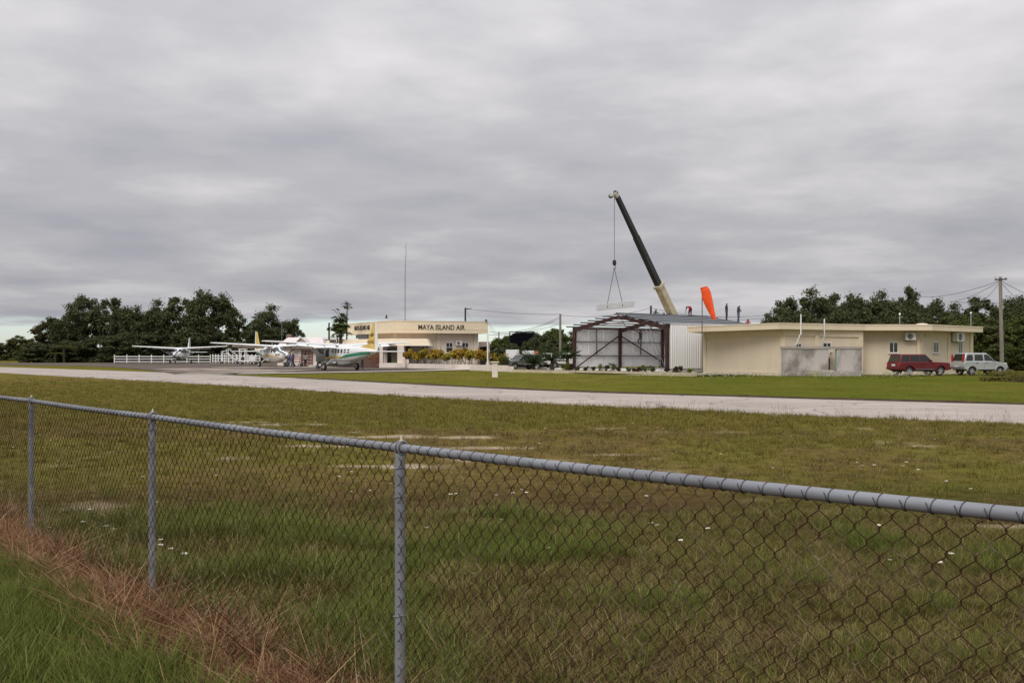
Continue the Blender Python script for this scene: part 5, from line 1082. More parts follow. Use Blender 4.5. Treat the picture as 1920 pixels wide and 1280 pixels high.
    pz = P.get('plate', (-.1, zs + .42)); B(L0 - .02, pz[0] - .24, pz[1], L0 - .003, pz[0] + .24, pz[1] + .14).build('number_plate', M_WHITE, e)
    B(L0 + .2, -W + .25, zs - .08, L1 - .3, W - .25, zs + .05).build('underbody', M_BLACK, e)
    return e
M_CRED = pm('dark_red_car_paint', (.125, .012, .016), .28, var=.12, scale=.8, spec=.5); M_CSIL = pm('silver_car_paint', (.46, .48, .48), .3, .45, var=.05); M_CGREY = pm('grey_car_paint', (.20, .20, .21), .3, .4, var=.06); M_CWHITE = pm('white_car_paint', (.68, .68, .66), .35, var=.05)
car('red_station_wagon', 'dark red boxy station wagon parked behind the silver car', Vector((PX(1722, 80), 80.0, 0)), math.radians(11),
    dict(W=1.77, H=1.63, x0=-2.1, x1=2.1, xr=-1.28, xf=1.30, wr=.36, sill=.42, belt=1.02, mat=M_CRED, top=[(2.1, .86), (2.06, .99), (.86, 1.05), (.6, 1.05), (-2.06, 1.03), (-2.12, .7)], cab=(-2.07, .80, -1.86, .12), tum=.86,
         side=[[(-1.92, 1.08), (-1.26, 1.08), (-1.26, 1.52), (-1.78, 1.52)], [(-1.14, 1.08), (-.40, 1.08), (-.46, 1.53), (-1.12, 1.53)], [(-.30, 1.08), (.62, 1.08), (.10, 1.53), (-.34, 1.53)]],
         handles=[-1.0, -.15], seams=[-1.2, -.36, .66], tail=(.66, .86, .72, 1.0), flare=M_CRED, skirt=pm('dark_skirt', (.09, .07, .065), .6), bump=M_CRED, plate=(-.05, .74), spokes=5, mirm=M_CRED, mir=.42))
car('silver_suv', 'small silver off-road car parked at the right end of the beige building', Vector((PX(1835, 81.5), 81.5, 0)), math.radians(13),
    dict(W=1.58, H=1.72, x0=-1.86, x1=1.98, xr=-1.16, xf=1.28, wr=.34, sill=.44, belt=1.06, mat=M_CSIL, top=[(1.98, .74), (1.9, .88), (1.05, 1.06), (.8, 1.08), (-1.84, 1.08), (-1.88, .8)], cab=(-1.85, 1.02, -1.58, .18), tum=.84,
         side=[[(-1.66, 1.13), (-1.05, 1.13), (-1.05, 1.58), (-1.5, 1.58)], [(-.92, 1.13), (-.16, 1.13), (-.2, 1.60), (-.86, 1.60)], [(-.04, 1.13), (.80, 1.13), (.24, 1.60), (-.06, 1.60)]],
         handles=[-.8, .05], seams=[-1.0, -.10, .84], tail=(.58, .76, 1.06, 1.58), flare=M_CSIL, skirt=M_CSIL, bump=pm('grey_bumper', (.16, .16, .165), .6), plate=(.1, .62), spokes=6, mir=.72))
GM = dict(W=1.75, H=1.62, x0=-2.2, x1=2.2, xr=-1.35, xf=1.4, wr=.36, sill=.42, belt=1.0, mat=M_CGREY, top=[(2.2, .8), (2.1, .94), (1.0, 1.03), (-2.15, 1.03), (-2.2, .7)], cab=(-2.1, 1.0, -1.8, .3), tum=.84,
          side=[[(-1.9, 1.07), (-1.1, 1.07), (-1.1, 1.52), (-1.7, 1.52)], [(-1.0, 1.07), (-.2, 1.07), (-.2, 1.53), (-.95, 1.53)], [(-.1, 1.07), (.8, 1.07), (.28, 1.53), (-.1, 1.53)]], handles=[-.8, 0], seams=[-1.05, -.15, .85], tail=(.62, .82, .72, 1.0), skirt=M_BLACK)
car('grey_suv', 'grey estate car parked nose towards the terminal behind the garden wall', Vector((PX(979, 111), 111, 0)), math.radians(212), GM)
PK = dict(W=1.75, H=1.75, x0=-2.5, x1=2.4, xr=-1.6, xf=1.5, wr=.38, sill=.48, belt=1.1, mat=M_CWHITE, top=[(2.4, .9), (2.3, 1.02), (1.1, 1.12), (-2.5, 1.1)], cab=(-.75, 1.05, -.6, .45), tum=.86, side=[[(-.65, 1.16), (0.1, 1.16), (.1, 1.64), (-.55, 1.64)], [(.2, 1.16), (.9, 1.16), (.5, 1.64), (.2, 1.64)]],
          handles=[-.5, .3], seams=[.15, .95], tail=(.66, .84, .75, 1.05), skirt=M_BLACK, cat='pickup')
car('white_pickup', 'white pickup half hidden by the sago palms, nearer the hangar', Vector((PX(1058, 119), 119, 0)), math.radians(200), PK)
car('white_pickup', 'white pickup behind the sago palms, nearer the black net cage', Vector((PX(1026, 128), 128, 0)), math.radians(170), PK)
tr = thing('cargo_trailer', 'plain white box trailer behind the grey estate car', 'trailer', (PX(962, 124), 124, 0)); B(-.85, -1.2, .45, .72, 1.2, 2.15).build('box', M_WHITE, tr, bevel=.03)
for y in (-1.0, 1.0): wheel_at(tr, Vector((0, y, .33)), .33, .2)
vn = thing('delivery_truck', 'orange and white truck body showing behind the grey estate car', 'truck', (PX(994, 126), 126, 0)); B(-.95, -1, .5, .45, 1, 2.05).build('box', M_WHITE, vn, bevel=.03); B(.46, -1, .5, 1.0, 1, 1.95).build('cab', pm('orange_cab', (.55, .17, .07), .4), vn, bevel=.06)
for x in (-.5, .7):
    for y in (-.85, .85): wheel_at(vn, Vector((x, y, .36)), .36, .2)
# black net cage
nx_ = lambda px: PX(px, 133) - PX(955, 133)
ng = thing('net_cage', 'tall black shade-net enclosure on a steel frame among the trees', 'enclosure', (PX(955, 133), 133, 0)); zt = ZT(621.5, 133)
for px in (955.5, 970, 985, 1000):
    MB().tube([(nx_(px), 0, 0), (nx_(px), 0, zt)], .06, 8).build('post', M_POLED, ng)
MB().box(nx_(955), -.06, zt - .1, nx_(1001), .06, zt + .02).build('beam', M_POLED, ng)
mb = MB(); K = 26; V_ = []
for i in range(K + 1):
    px = 955.5 + 45 * i / K; sag = .5 * max(0, (966 - px) / 11) + .05 * math.sin(px * 1.7)
    V_ += [(nx_(px), -.16 + .05 * math.sin(i * 1.9), .1), (nx_(px), -.16 + .06 * math.sin(i * 1.3), zt * .55), (nx_(px), -.10, zt - .11 - sag)]
mb.add(V_, [(i * 3 + j, i * 3 + j + 1, i * 3 + j + 4, i * 3 + j + 3) for i in range(K) for j in range(2)]); mb.build('net', M_BLACKNET, ng, smooth=60)

# ------------------------------------------------------------------ ground equipment on the apron
sc_ = thing('luggage_stairs', 'white wheeled boarding stairs in front of the close-set fence', 'stairs', Vector((PX(430, 172), 172, AZ)))
s_ = 172 / F
B(-1.5, -.5, .42, 1.2, .5, .5).build('chassis', M_WHITE, sc_)
for x in (-1.45, 1.15):
    for y in (-.5, .5): wheel_at(sc_, Vector((x, y, .24)), .24, .14)
for y in (-.45, .45):
    MB().bar((1.2, y, .5), (-.3, y, 1.75), .08, .1).build('stringer', M_WHITE, sc_); MB().bar((1.3, y, 1.3), (-.1, y, 2.5), .05, .05).build('handrail', M_WHITE, sc_)
    for x, z0, z1 in ((-.3, .5, 2.4), (-1.2, .5, 2.0), (1.2, .5, 1.35)): MB().bar((x, y, z0), (x, y, z1), .07, .07).build('upright', M_WHITE, sc_)
    MB().bar((-1.2, y, 1.6), (-.3, y, 1.75), .06, .06).build('guard', M_WHITE, sc_); MB().bar((-1.2, y, 2.0), (-.3, y, 2.2), .06, .06).build('guard', M_WHITE, sc_)
for k in range(6): q = k / 6; B(1.1 - 1.4 * q - .13, -.42, .6 + 1.15 * q, 1.1 - 1.4 * q + .13, .42, .64 + 1.15 * q).build('tread', M_WHITE, sc_)
B(-1.2, -.42, 1.62, -.3, .42, 1.68).build('platform', M_WHITE, sc_)
tg = thing('luggage_tug', 'white open luggage tug with canopy beside the yellow-finned plane', 'tug', Vector((PX(464, 162), 162, AZ)))
B(-1.3, -.6, .4, 1.35, .6, .62).build('chassis', M_WHITE, tg, bevel=.03); B(.35, -.58, .63, 1.35, .58, 1.15).build('bonnet', M_WHITE, tg, bevel=.06); B(-1.25, -.55, 2.28, -.1, .55, 2.42).build('canopy', M_WHITE, tg, bevel=.03)
for x in (-1.1, -.25):
    for y in (-.5, .5): B(x - .07, y - .05, .63, x + .07, y + .05, 2.27).build('canopy_post', M_WHITE, tg)
B(-.9, -.5, .64, -.4, .5, 1.05).build('seat', M_BLACK, tg, bevel=.04); B(-.1, -.55, 1.3, 1.3, -.48, 1.4).build('rail', M_WHITE, tg); B(-.1, .48, 1.3, 1.3, .55, 1.4).build('rail', M_WHITE, tg)
for x in (-.95, .6, 1.1):
    for y in (-.55, .55): wheel_at(tg, Vector((x, y, .26)), .26, .16)
lc = thing('luggage_cart', 'dark red luggage cart with side rails near the propeller of the middle plane', 'cart', Vector((PX(556, 130), 130, AZ)))
M_CART = pm('maroon_cart', (.16, .04, .055), .6, var=.2)
B(-.5, -.4, .62, .5, .4, .7).build('deck', M_CART, lc)
for x in (-.48, .48):
    for y in (-.38, .38): B(x - .03, y - .03, .7, x + .03, y + .03, 1.25).build('upright', M_CART, lc); 
for y in (-.4, .4):
    for z in (.95, 1.22): B(-.5, y - .025, z, .5, y + .025, z + .06).build('rail', M_CART, lc)
for x in (-.4, .42):
    for y in (-.35, .35): MB().bar((x, y, .25), (x, y, .62), .05, .05).build('fork', M_CART, lc); wheel_at(lc, Vector((x, y, .2)), .2, .1)

# ================================================================== TREES AND PLANTS
def quads_mesh(name, V, mat):
    n = len(V); me = bpy.data.meshes.new(name); me.vertices.add(n * 4); me.vertices.foreach_set('co', V.astype(np.float32).ravel())
    me.loops.add(n * 4); me.loops.foreach_set('vertex_index', np.arange(n * 4, dtype=np.int32)); me.polygons.add(n); me.polygons.foreach_set('loop_start', np.arange(0, n * 4, 4, dtype=np.int32))
    me.update(calc_edges=True); me.materials.append(mat); return me
def leaf_quads(C, N, size, r, droop=0.2):
    """leaf faces at points C, roughly facing N"""
    n = len(C); N = N + r.normal(0, .55, (n, 3)); N /= np.linalg.norm(N, axis=1, keepdims=True) + 1e-9
    t = r.normal(0, 1, (n, 3)); t[:, 2] -= droop; t -= N * (t * N).sum(1, keepdims=True); t /= np.linalg.norm(t, axis=1, keepdims=True) + 1e-9; b = np.cross(N, t)
    s = size * r.uniform(.55, 1.35, (n, 1)); w = s * r.uniform(.38, .62, (n, 1)); mid = C + N * s * .12
    return np.stack([C - t * s, mid - b * w, C + t * s, mid + b * w], 1)
def crown_points(r, clumps, per):
    C = []; N = []
    for c, rad in clumps:
        d = r.normal(0, 1, (per, 3)); d /= np.linalg.norm(d, axis=1, keepdims=True); q = rad * np.clip(np.abs(r.normal(0.62, .28, (per, 1))), 0, 1.12) * (1 + .25 * np.sin(d[:, :1] * 7 + c[0] * 3) * np.cos(d[:, 1:2] * 6)); p = d * q * np.array([1, 1, .78])
        C.append(p + c); N.append(d + np.array([0, 0, .55]))
    return np.concatenate(C), np.concatenate(N)
def make_tree_data(seed, H, R, base, ncl, per, leaf, mat, lean=0.0, open_=0.0):
    r = np.random.default_rng(seed); clumps = []; cz = base + (H - base) * .5
    while len(clumps) < ncl:
        d = r.normal(0, 1, 3); d /= np.linalg.norm(d); q = r.uniform(.25, 1) ** .5; z = cz + d[2] * q * (H - base) * .5 * .88
        wz = 1.0 - .45 * max(0, (z - cz) / (H - cz)) ** 2 - .25 * max(0, (cz - z) / (cz - base))
        p = np.array([d[0] * q * R * .86 * wz + lean * z, d[1] * q * R * .86 * wz, z]); clumps.append((p, R * r.uniform(.14, .30) * (1 - open_ * .25)))
    if base <= .25:                       # bushes leafy down to the ground
        for k_ in range(34): a_ = r.uniform(0, 6.283); q_ = R * r.uniform(.2, .95); clumps.append((np.array([q_ * math.cos(a_), q_ * math.sin(a_), r.uniform(.3, 2.4)]), R * r.uniform(.16, .26)))
    C, N = crown_points(r, clumps, per); C[:, 2] = np.maximum(C[:, 2], .15)
    cme = quads_mesh('crown', leaf_quads(C, N, leaf, r), mat)
    mb = MB(); k = H * .022; top = Vector((lean * cz, 0, cz)); mid = Vector((r.normal(0, .04) * H, r.normal(0, .04) * H, base * .7 + .3))
    mb.tube([(0, 0, -.1), (0, 0, .15), mid, top], [k * 1.7, k * 1.25, k, k * .45], 8)
    for c, rad in clumps[:min(ncl, 14)]:
        f = r.uniform(.15, .8); st_ = mid.lerp(top, f); e_ = Vector(c); m_2 = st_.lerp(e_, .5) + Vector((0, 0, -.06 * H * r.random())); mb.tube([st_, m_2, e_], [k * .42, k * .28, k * .1], 5)
    tme = bpy.data.meshes.new('trunk'); tme.from_pydata(mb.v, [], mb.f); tme.materials.append(M_BARK); tme.polygons.foreach_set('use_smooth', [True] * len(tme.polygons)); tme.update()
    return tme, cme, H, R
M_LD = leafm('dark_foliage', [(.042, .050, .023), (.066, .076, .033), (.105, .115, .050), (.052, .060, .028)], .22)
M_LM = leafm('mid_foliage', [(.045, .062, .016), (.072, .092, .024), (.10, .115, .034), (.055, .070, .020)], .15)
M_LO = leafm('olive_foliage', [(.060, .068, .022), (.090, .098, .032), (.125, .125, .045), (.055, .055, .022)], .15)
M_LB = leafm('brownish_foliage', [(.055, .050, .022), (.085, .066, .034), (.050, .060, .022)], .2)
TD = [make_tree_data(1, 10, 4.2, 1.6, 70, 225, .19, M_LD), make_tree_data(2, 10, 3.7, 1.4, 64, 225, .19, M_LD, .03), make_tree_data(3, 10, 4.6, 1.0, 80, 225, .19, M_LD),
      make_tree_data(4, 10, 4.0, 2.0, 44, 170, .19, M_LD, -.03, .6), make_tree_data(5, 10, 3.4, 1.2, 56, 225, .21, M_LB), make_tree_data(6, 10, 4.3, .6, 80, 225, .22, M_LM), make_tree_data(7, 10, 3.9, .2, 76, 200, .22, M_LO), make_tree_data(8, 10, 4.6, 0.0, 90, 225, .26, M_LD)]
def tree(v, px, top, Y, wpx, label, group, name='broadleaf_tree', rot=None):
    tme, cme, H, R = TD[v]; h = ZT(top, Y) * 1.02; w = wpx / F * Y / 2 * 1.18
    e = thing(name, label, 'tree' if name.endswith('tree') else 'bush', (PX(px, Y), Y, 0), random.uniform(0, 6.28) if rot is None else rot, group)
    e.scale = (w / R, w / R, h / H); mesh_obj('trunk', tme, e); mesh_obj('crown', cme, e); return e
gl = 'dark trees behind the left planes'
for a in [(4, 92, 590, 222, 62, 'dark tree at the left end of the left wood, sloping down to the field'), (0, 128, 570, 214, 74, 'dark tree second from the left end of the left wood'), (3, 163, 551, 222, 78, 'tall tree with reddish-brown top in the left part of the left wood'),
          (1, 208, 557, 216, 84, 'dark round tree right of the brown-topped tree in the left wood'), (2, 250, 566, 210, 80, 'broad dark tree above the left end of the white rail fence'), (0, 295, 563, 218, 80, 'dark tree above the left wing of the farthest plane'),
          (1, 338, 556, 212, 84, 'dark tree above the nose of the farthest plane'), (2, 388, 536, 210, 100, 'tallest dark tree of the left wood, above the farthest plane tail'), (3, 428, 566, 222, 62, 'thin see-through tree at the right flank of the tallest tree'),
          (3, 452, 600, 226, 60, 'low open tree in the dip between the tallest and the lone round tree'), (0, 514, 573, 218, 88, 'lone round dark tree behind the yellow-finned plane'), (3, 547, 602, 214, 46, 'low dark side tree touching the pink house roof'), (1, 486, 600, 208, 60, 'low dark tree left of the lone round tree')]:
    tree(*a, gl)
lowl = ['low dark bush at the field end of the left wood', 'low dark bush right of the fan palms', 'low dark bush above the first fence posts', 'low dark bush between first posts and the farthest plane wing tip', 'low dark bush behind the left wing of the farthest plane', 'low dark bush behind the farthest plane nose',
        'low dark bush behind the farthest plane tail', 'low dark bush left of the boarding stairs', 'low dark bush behind the boarding stairs', 'low dark bush behind the luggage tug', 'low dark bush behind the yellow-finned plane']
for k, (px, top) in enumerate([(80, 640), (140, 636), (190, 625), (232, 618), (275, 616), (318, 614), (362, 612), (400, 622), (432, 636), (462, 638), (500, 632)]):
    tree(7, px, top, 205 + (k % 3) * 3, 80, lowl[k], 'bushes under the left wood', 'dark_bush')
for k, (px, top, lab) in enumerate([(6, 640, 'greyish bush at the far left edge of the view'), (34, 628, 'tallest pale bush on the far left skyline'), (60, 634, 'pale bush between far left skyline and the wood')]):
    tree(6 if k else 4, px, top, 262, 52, lab, 'bushes on the far left skyline', 'pale_bush')
tree(6, -40, 640, 265, 70, 'pale bush beyond the left edge of the view', 'bushes on the far left skyline', 'pale_bush')
grn = 'trees behind the beige building'
for a in [(3, 1472, 556, 140, 62, 'leftmost loose dark tree behind the beige roof'), (0, 1514, 542, 136, 84, 'big round dark tree above the tall white vent pipe'), (1, 1566, 549, 140, 66, 'dark tree right of the gap behind the beige roof'), (2, 1608, 543, 134, 84, 'broad dark tree above the annex doorway'),
          (0, 1650, 547, 138, 66, 'dark tree between annex and roof lamp post'), (1, 1703, 536, 142, 52, 'tallest pointed tree behind the left roof lamp post'), (1, 1668, 566, 132, 70, 'lower dark tree left of the pointed tree'), (2, 1745, 553, 138, 78, 'dark tree right of the pointed tree'),
          (0, 1790, 570, 134, 66, 'low dark tree in the dip left of the utility pole'), (1, 1836, 556, 138, 80, 'dark tree just left of the utility pole'), (0, 1884, 562, 134, 66, 'dark tree just behind the utility pole'), (2, 1925, 546, 140, 84, 'dark tree at the right edge of the view'), (1, 1985, 550, 138, 80, 'dark tree beyond the right edge of the view')]:
    tree(*a[:4], a[4] * 1.22, a[5], grn)
for k, (px, top, lab) in enumerate([(1468, 584, 'low dark bush at the left end of the trees behind the beige roof'), (1520, 578, 'low dark bush below the big round tree behind the beige roof'), (1572, 574, 'low dark bush above the short vent pipe'), (1624, 572, 'low dark bush above the annex right end'), (1676, 574, 'low dark bush behind the left roof lamp post'), (1728, 576, 'low dark bush behind the flat roof dome'), (1780, 582, 'low dark bush between roof dome and right lamp post')]): tree(7, px, top, 130, 70, lab, 'bushes under the trees behind the beige building', 'dark_bush')
for k, (px, top, lab) in enumerate([(1728, 606, 'light green bush above the red car roof'), (1772, 592, 'light green bush between the two air conditioners'), (1815, 590, 'light green bush behind the right roof lamp post'), (1858, 594, 'light green bush left of the utility pole foot'), (1905, 588, 'light green bush right of the utility pole'), (1955, 590, 'light green bush beyond the right edge of the view'), (1880, 640, 'low light green bush behind the silver car'), (1925, 645, 'low light green bush at the right edge of the view')]):
    tree(6 if k % 2 else 5, px, top, 112 if k < 6 else 104, 82 if k < 6 else 60, lab, 'bushes behind the beige building', 'light_bush')
for k, (v, px, top, Y, w, lab) in enumerate([(5, 934, 632, 150, 46, 'green bush right of the terminal lean-to'), (5, 958, 626, 152, 50, 'green tree behind the left edge of the black net cage'), (2, 1008, 618, 142, 56, 'dark green tree right of the black net cage'), (5, 1042, 613, 146, 60, 'dark green tree left of the hangar behind the utility pole'), (0, 1068, 622, 150, 44, 'dark green tree touching the left hangar wall'), (7, 1022, 640, 134, 54, 'low dark bush behind the white pickups'), (7, 1056, 642, 132, 50, 'low dark bush right of the utility pole near the hangar'), (5, 985, 634, 138, 60, 'dark bush inside the black net cage'), (7, 1040, 632, 139, 60, 'dark bush filling the gap behind the utility pole near the hangar'), (7, 945, 648, 140, 50, 'dark low bush left of the black net cage'), (7, 962, 640, 130.5, 34, 'dark bush leaning on the left corner of the black net cage'), (7, 997, 629, 130.5, 40, 'dark bush covering the right corner of the black net cage'), (7, 1003, 638, 137, 46, 'dark bush at the right edge of the black net cage')]):
    tree(v, px, top, Y, w, lab, 'trees between terminal and hangar')
# long-grass clump at the right edge
def bush(name, label, group, loc, h, w, mat, seed, leaf=.05, n=900, stems=6, cat='shrub', bare=0.0, up=.55):
    r = np.random.default_rng(seed); e = thing(name, label, cat, loc, group=group); cl = []
    for k in range(7): a = r.uniform(0, 6.283); q = w / 2 * r.uniform(.1, .75); cl.append((np.array([q * math.cos(a), q * math.sin(a), h * (bare + (1 - bare) * r.uniform(.3, .8))]), (1 - bare) * max(min(h, w) * r.uniform(.22, .34), w * .17)))
    C, N = crown_points(r, cl, n // 7); C[:, 2] = np.clip(C[:, 2], .02, h * 1.05); mesh_obj('foliage', quads_mesh('foliage', leaf_quads(C, N, leaf, r, -.3), mat), e)
    mb = MB()
    for k in range(stems): a = r.uniform(0, 6.283); c_ = cl[k % 7][0]; s0 = Vector((w * .22 * math.cos(a), w * .22 * math.sin(a), 0)); mb.tube([s0, s0.lerp(Vector(c_), .5), Vector(c_)], [.025, .02, .01], 5)
    mb.build('stem', M_BARK, e); return e
M_CROT = leafm('croton_leaves', [(.06, .035, .016), (.16, .075, .016), (.45, .18, .022), (.62, .45, .045), (.22, .24, .04), (.06, .075, .02)], .15)
M_CROTG = leafm('green_croton_leaves', [(.06, .07, .018), (.18, .19, .03), (.50, .44, .05), (.42, .20, .03), (.10, .11, .024)], .15)
pos = ['at the porch pier end of the hedge', 'second from the porch in the hedge', 'third from the porch in the hedge', 'fourth from the porch in the hedge', 'left of the middle terminal window', 'below the middle terminal window', 'below the wall air conditioner', 'below the right terminal window', 'third from the white mast in the hedge', 'second from the white mast in the hedge', 'next to the white mast']
for k in range(11):
    px = 762 + k * 14.6; yb = np.interp(px, [766, 880, 921], [691, 694, 695.6]); p = G(px, yb); p = p + Vector((.2, 1.3, 0)); h = ZT(655.5 + random.uniform(-1.5, 3), p.y)
    bush('croton_shrub', ('yellow and orange' if k in (1, 2, 5, 6) else 'green and dark red') + ' croton shrub ' + pos[k], 'croton hedge before the terminal', p, h * 1.06, 2.1, M_CROT if k % 3 != 2 else M_CROTG, 300 + k, .10, 1800, 9, 'shrub', .38)
for k, (px, yb, top, lab) in enumerate([(935, 694.5, 657, 'green-topped croton shrub right of the white mast'), (945, 696, 663, 'feathery green shrub behind the lone white pillar'), (698, 689.5, 662, 'orange croton shrub behind the iron gate')]):
    p = G(px, yb) + Vector((0, 1.2, 0)); bush('garden_shrub', lab, 'garden shrubs near the terminal', p, ZT(top, p.y), 1.7, [M_CROTG, leafm('feathery_green', [(.06, .075, .02), (.10, .11, .035)], .2), M_CROT][k], 330 + k, .07, 1100, 6)
# planting bed: small shrubs in a row
bedpos = [(1082, 684, 0), (1098, 686, 1), (1112, 686, 1), (1125, 680, 2), (1137, 683, 1), (1149, 679, 0), (1160, 687, 1), (1179, 687, 0), (1189, 689, 1), (1195, 688, 1), (1201, 683, 1), (1212, 684, 2), (1224, 684, 0), (1250, 687, 1), (1267, 684, 1), (1275, 683, 1), (1293, 689, 3), (1062, 678, 2), (1070, 684, 1)]
bl = ['at the left hangar column', 'left of the yellow-green bed shrub', 'just left of the yellow-green bed shrub', 'left of the hangar middle column', 'between the two leafy bed shrubs', 'nearest the hangar middle column on its left', 'at the foot of the hangar middle column', 'right of the hangar middle column', 'of tiny size right of the middle column', 'of tiny size beside the pale bed stones', 'left of the ladder foot', 'further left of the ladder foot', 'at the ladder foot', 'left of the right hangar column', 'right of the right hangar column', 'before the white ribbed hangar wall', 'at the right end of the kerb', 'left of the hangar wall edge', 'close to the hangar left wall']
BM = [M_LM, leafm('dark_red_leaves', [(.05, .028, .02), (.075, .035, .025), (.05, .05, .02)], .1), leafm('yellow_green_leaves', [(.10, .12, .02), (.16, .17, .035)], .2), leafm('bright_yellow_green', [(.17, .19, .03), (.24, .24, .05)], .2)]
for k, (px, top, m_) in enumerate(bedpos):
    yb = np.interp(px, [960, 1302], [696.2, 703.5]); p = G(px, yb); bush('bed_shrub', ['leafy green', 'small dark red-brown', 'yellow-green', 'bright yellow-green'][m_] + ' shrub ' + bl[k], 'shrubs in the planting bed', p + Vector((0, 0, .1)), max(.3, ZT(top, p.y) - .1), .75 if m_ != 1 else .55, BM[m_], 350 + k, .055, 420, 4)
# white stones in the bed
for k, (px, py) in enumerate([(1020, 695), (1030, 696), (1047, 696.5), (1091, 697), (1118, 698), (1170, 699), (1185, 699.5), (1232, 700), (1004, 694.5), (1142, 698), (1207, 700)]):
    r = random.Random(k); mb = MB(); mb.sphere((0, 0, .1), .22, 8, 6, sc=(r.uniform(.8, 1.9), 1, r.uniform(.5, .9))); mb.v = [(x * r.uniform(.85, 1.15), y * r.uniform(.85, 1.15), z * r.uniform(.85, 1.15)) for x, y, z in mb.v]
    o = mb.build('garden_stone', M_STONE, None, smooth=40); p = G(px, py); o.location = p + Vector((0, 0, .1)); tag(o, 'white stone in the planting bed ' + ['just right of the first sago palm', 'left of the second sago palm', 'right of the second sago palm', 'right of the left hangar column', 'left of the yellow-green bed shrub', 'right of the hangar middle column', 'below the tiny bed shrubs', 'left of the right hangar column', 'below the first sago palm', 'left of the leafy shrub at the middle column', 'below the ladder foot'][k], 'stone', 'white stones in the planting bed')
# sago palms and fan palms
def frond(mb, o, a, L, rise, fall, wl, n=16):
    d = Vector((math.cos(a), math.sin(a), 0)); s = Vector((-d.y, d.x, 0)); P_ = [o + d * L * t + Vector((0, 0, rise * L * (t - fall * t * t))) for t in np.linspace(0, 1, 8)]; mb.tube(P_, [.02 * (1 - .7 * i / 7) for i in range(8)], 4)
    for i in range(2, n):
        t = i / n; q = o + d * L * t + Vector((0, 0, rise * L * (t - fall * t * t))); w = wl * math.sin(math.pi * min(1, t * .85 + .12))
        for k in (-1, 1): mb.add([q, q + (s * k * .9 + d * .45) * w * .5 + Vector((0, 0, .05)) + d * .03, q + (s * k + d * .6) * w + Vector((0, 0, -.02)), q + (s * k * .9 + d * .45) * w * .5 + Vector((0, 0, .05)) - d * .03], [(0, 1, 2, 3)])
def palm(name, label, group, loc, th, L, nf, mat, seed, rise=1.0, fall=1.1, wl=.22):
    r = random.Random(seed); e = thing(name, label, 'palm', loc, group=group); MB().tube([(0, 0, -.05), (0, 0, th * .5), (0, 0, th)], [.2, .17, .15], 10).build('trunk', M_BARK, e)
    for k in range(nf): mb = MB(); frond(mb, Vector((0, 0, th)), k * 2.399 + r.uniform(-.2, .2), L * r.uniform(.8, 1.1), rise * (r.uniform(.2, 1.2) if rise < 1 else r.uniform(-.05, 1.25)), fall * r.uniform(.9, 1.3), wl); mb.build('frond', mat, e)
M_SAGO = leafm('sago_green', [(.024, .038, .014), (.04, .062, .02), (.06, .08, .026)], .1)
palm('sago_palm', 'bushy dark sago palm right of the grey estate car', 'sago palms near the hangar', G(1001, 695.5) + Vector((0, 1, 0)), .7, 1.7, 60, M_SAGO, 1, 1.6, .5, .28); palm('sago_palm', 'dark sago palm before the white pickups', 'sago palms near the hangar', G(1036, 696.5) + Vector((0, 1, 0)), 1.0, 1.5, 50, M_SAGO, 2, 1.3, .55, .28); palm('sago_palm', 'dark sago palm close to the left hangar wall', 'sago palms near the hangar', G(1066, 696) + Vector((0, 2, 0)), 1.2, 1.4, 44, M_SAGO, 3, 1.3, .55, .28)
palm('fan_palm', 'olive palm at the front left of the left wood, taller one', 'palms before the left wood', (PX(120, 203), 203, 0), 3.0, 2.6, 24, M_LO, 5, .9, 1.5, .5); palm('fan_palm', 'olive palm at the front left of the left wood, lower one', 'palms before the left wood', (PX(103, 202), 202, 0), 1.6, 2.3, 20, M_LO, 6, .9, 1.4, .5); palm('fan_palm', 'palm leaning over the white rail fence near the farthest plane', 'palms before the left wood', (PX(200, 204), 204, 0), 1.5, 2.0, 18, M_LD, 7, .9, 1.4, .5)
# papaya
def papaya(label, px, Y, tops, seed):
    r = random.Random(seed); e = thing('papaya_tree', label, 'tree', (PX(px, Y), Y, 0), group='papaya trees by the terminal'); M_PAP = leafm('papaya_leaf', [(.035, .05, .016), (.06, .08, .024), (.09, .105, .035)], .2)
    for tx, tz, rad, nl in tops:
        MB().tube([(0, 0, -.1), (tx * .5, 0, tz * .5), (tx, 0, tz)], [.12, .09, .06], 8).build('trunk', M_BARK, e)
        mb = MB()
        for k in range(nl):
            a = k * 2.4 + r.uniform(-.3, .3); el = r.uniform(-.6, 1.25); L = rad * r.uniform(.35, 1.0); o = Vector((tx, 0, tz - r.uniform(0, .8) * rad)); d = Vector((math.cos(a) * math.cos(el), math.sin(a) * math.cos(el), math.sin(el))); q = o + d * L; mb.tube([o, q], [.02, .012], 4)
            c_ = q; u = Vector((d.x + r.uniform(-.4, .4), d.y + r.uniform(-.4, .4), r.uniform(-.9, .35))).normalized(); s = Vector((-u.y, u.x, 0)).normalized(); lr = rad * r.uniform(.36, .56)
            for b_ in (-1.9, -1.2, -.6, 0, .6, 1.2, 1.9): v_ = u * math.cos(b_) + s * math.sin(b_) + Vector((0, 0, -.15)); w_ = s * math.cos(b_) - u * math.sin(b_); mb.add([c_, c_ + v_ * lr * .55 + w_ * lr * .17, c_ + v_ * lr * (1.0 - .15 * abs(b_)), c_ + v_ * lr * .55 - w_ * lr * .17], [(0, 1, 2, 3)])
        mb.build('crown', M_PAP, e)
    return e
Yp = 133; papaya('bushy papaya tree at the left end of the terminal roof', 637, Yp, [(0, ZT(596, Yp), 1.25, 34), (.35, ZT(606, Yp), 1.2, 30), (-.45, ZT(612, Yp), 1.2, 28), (.2, ZT(618, Yp), 1.1, 22)], 1); papaya('slender tall papaya rising above the terminal roof', 649.5, Yp + 1, [(.1, ZT(570, Yp), .78, 26)], 2)

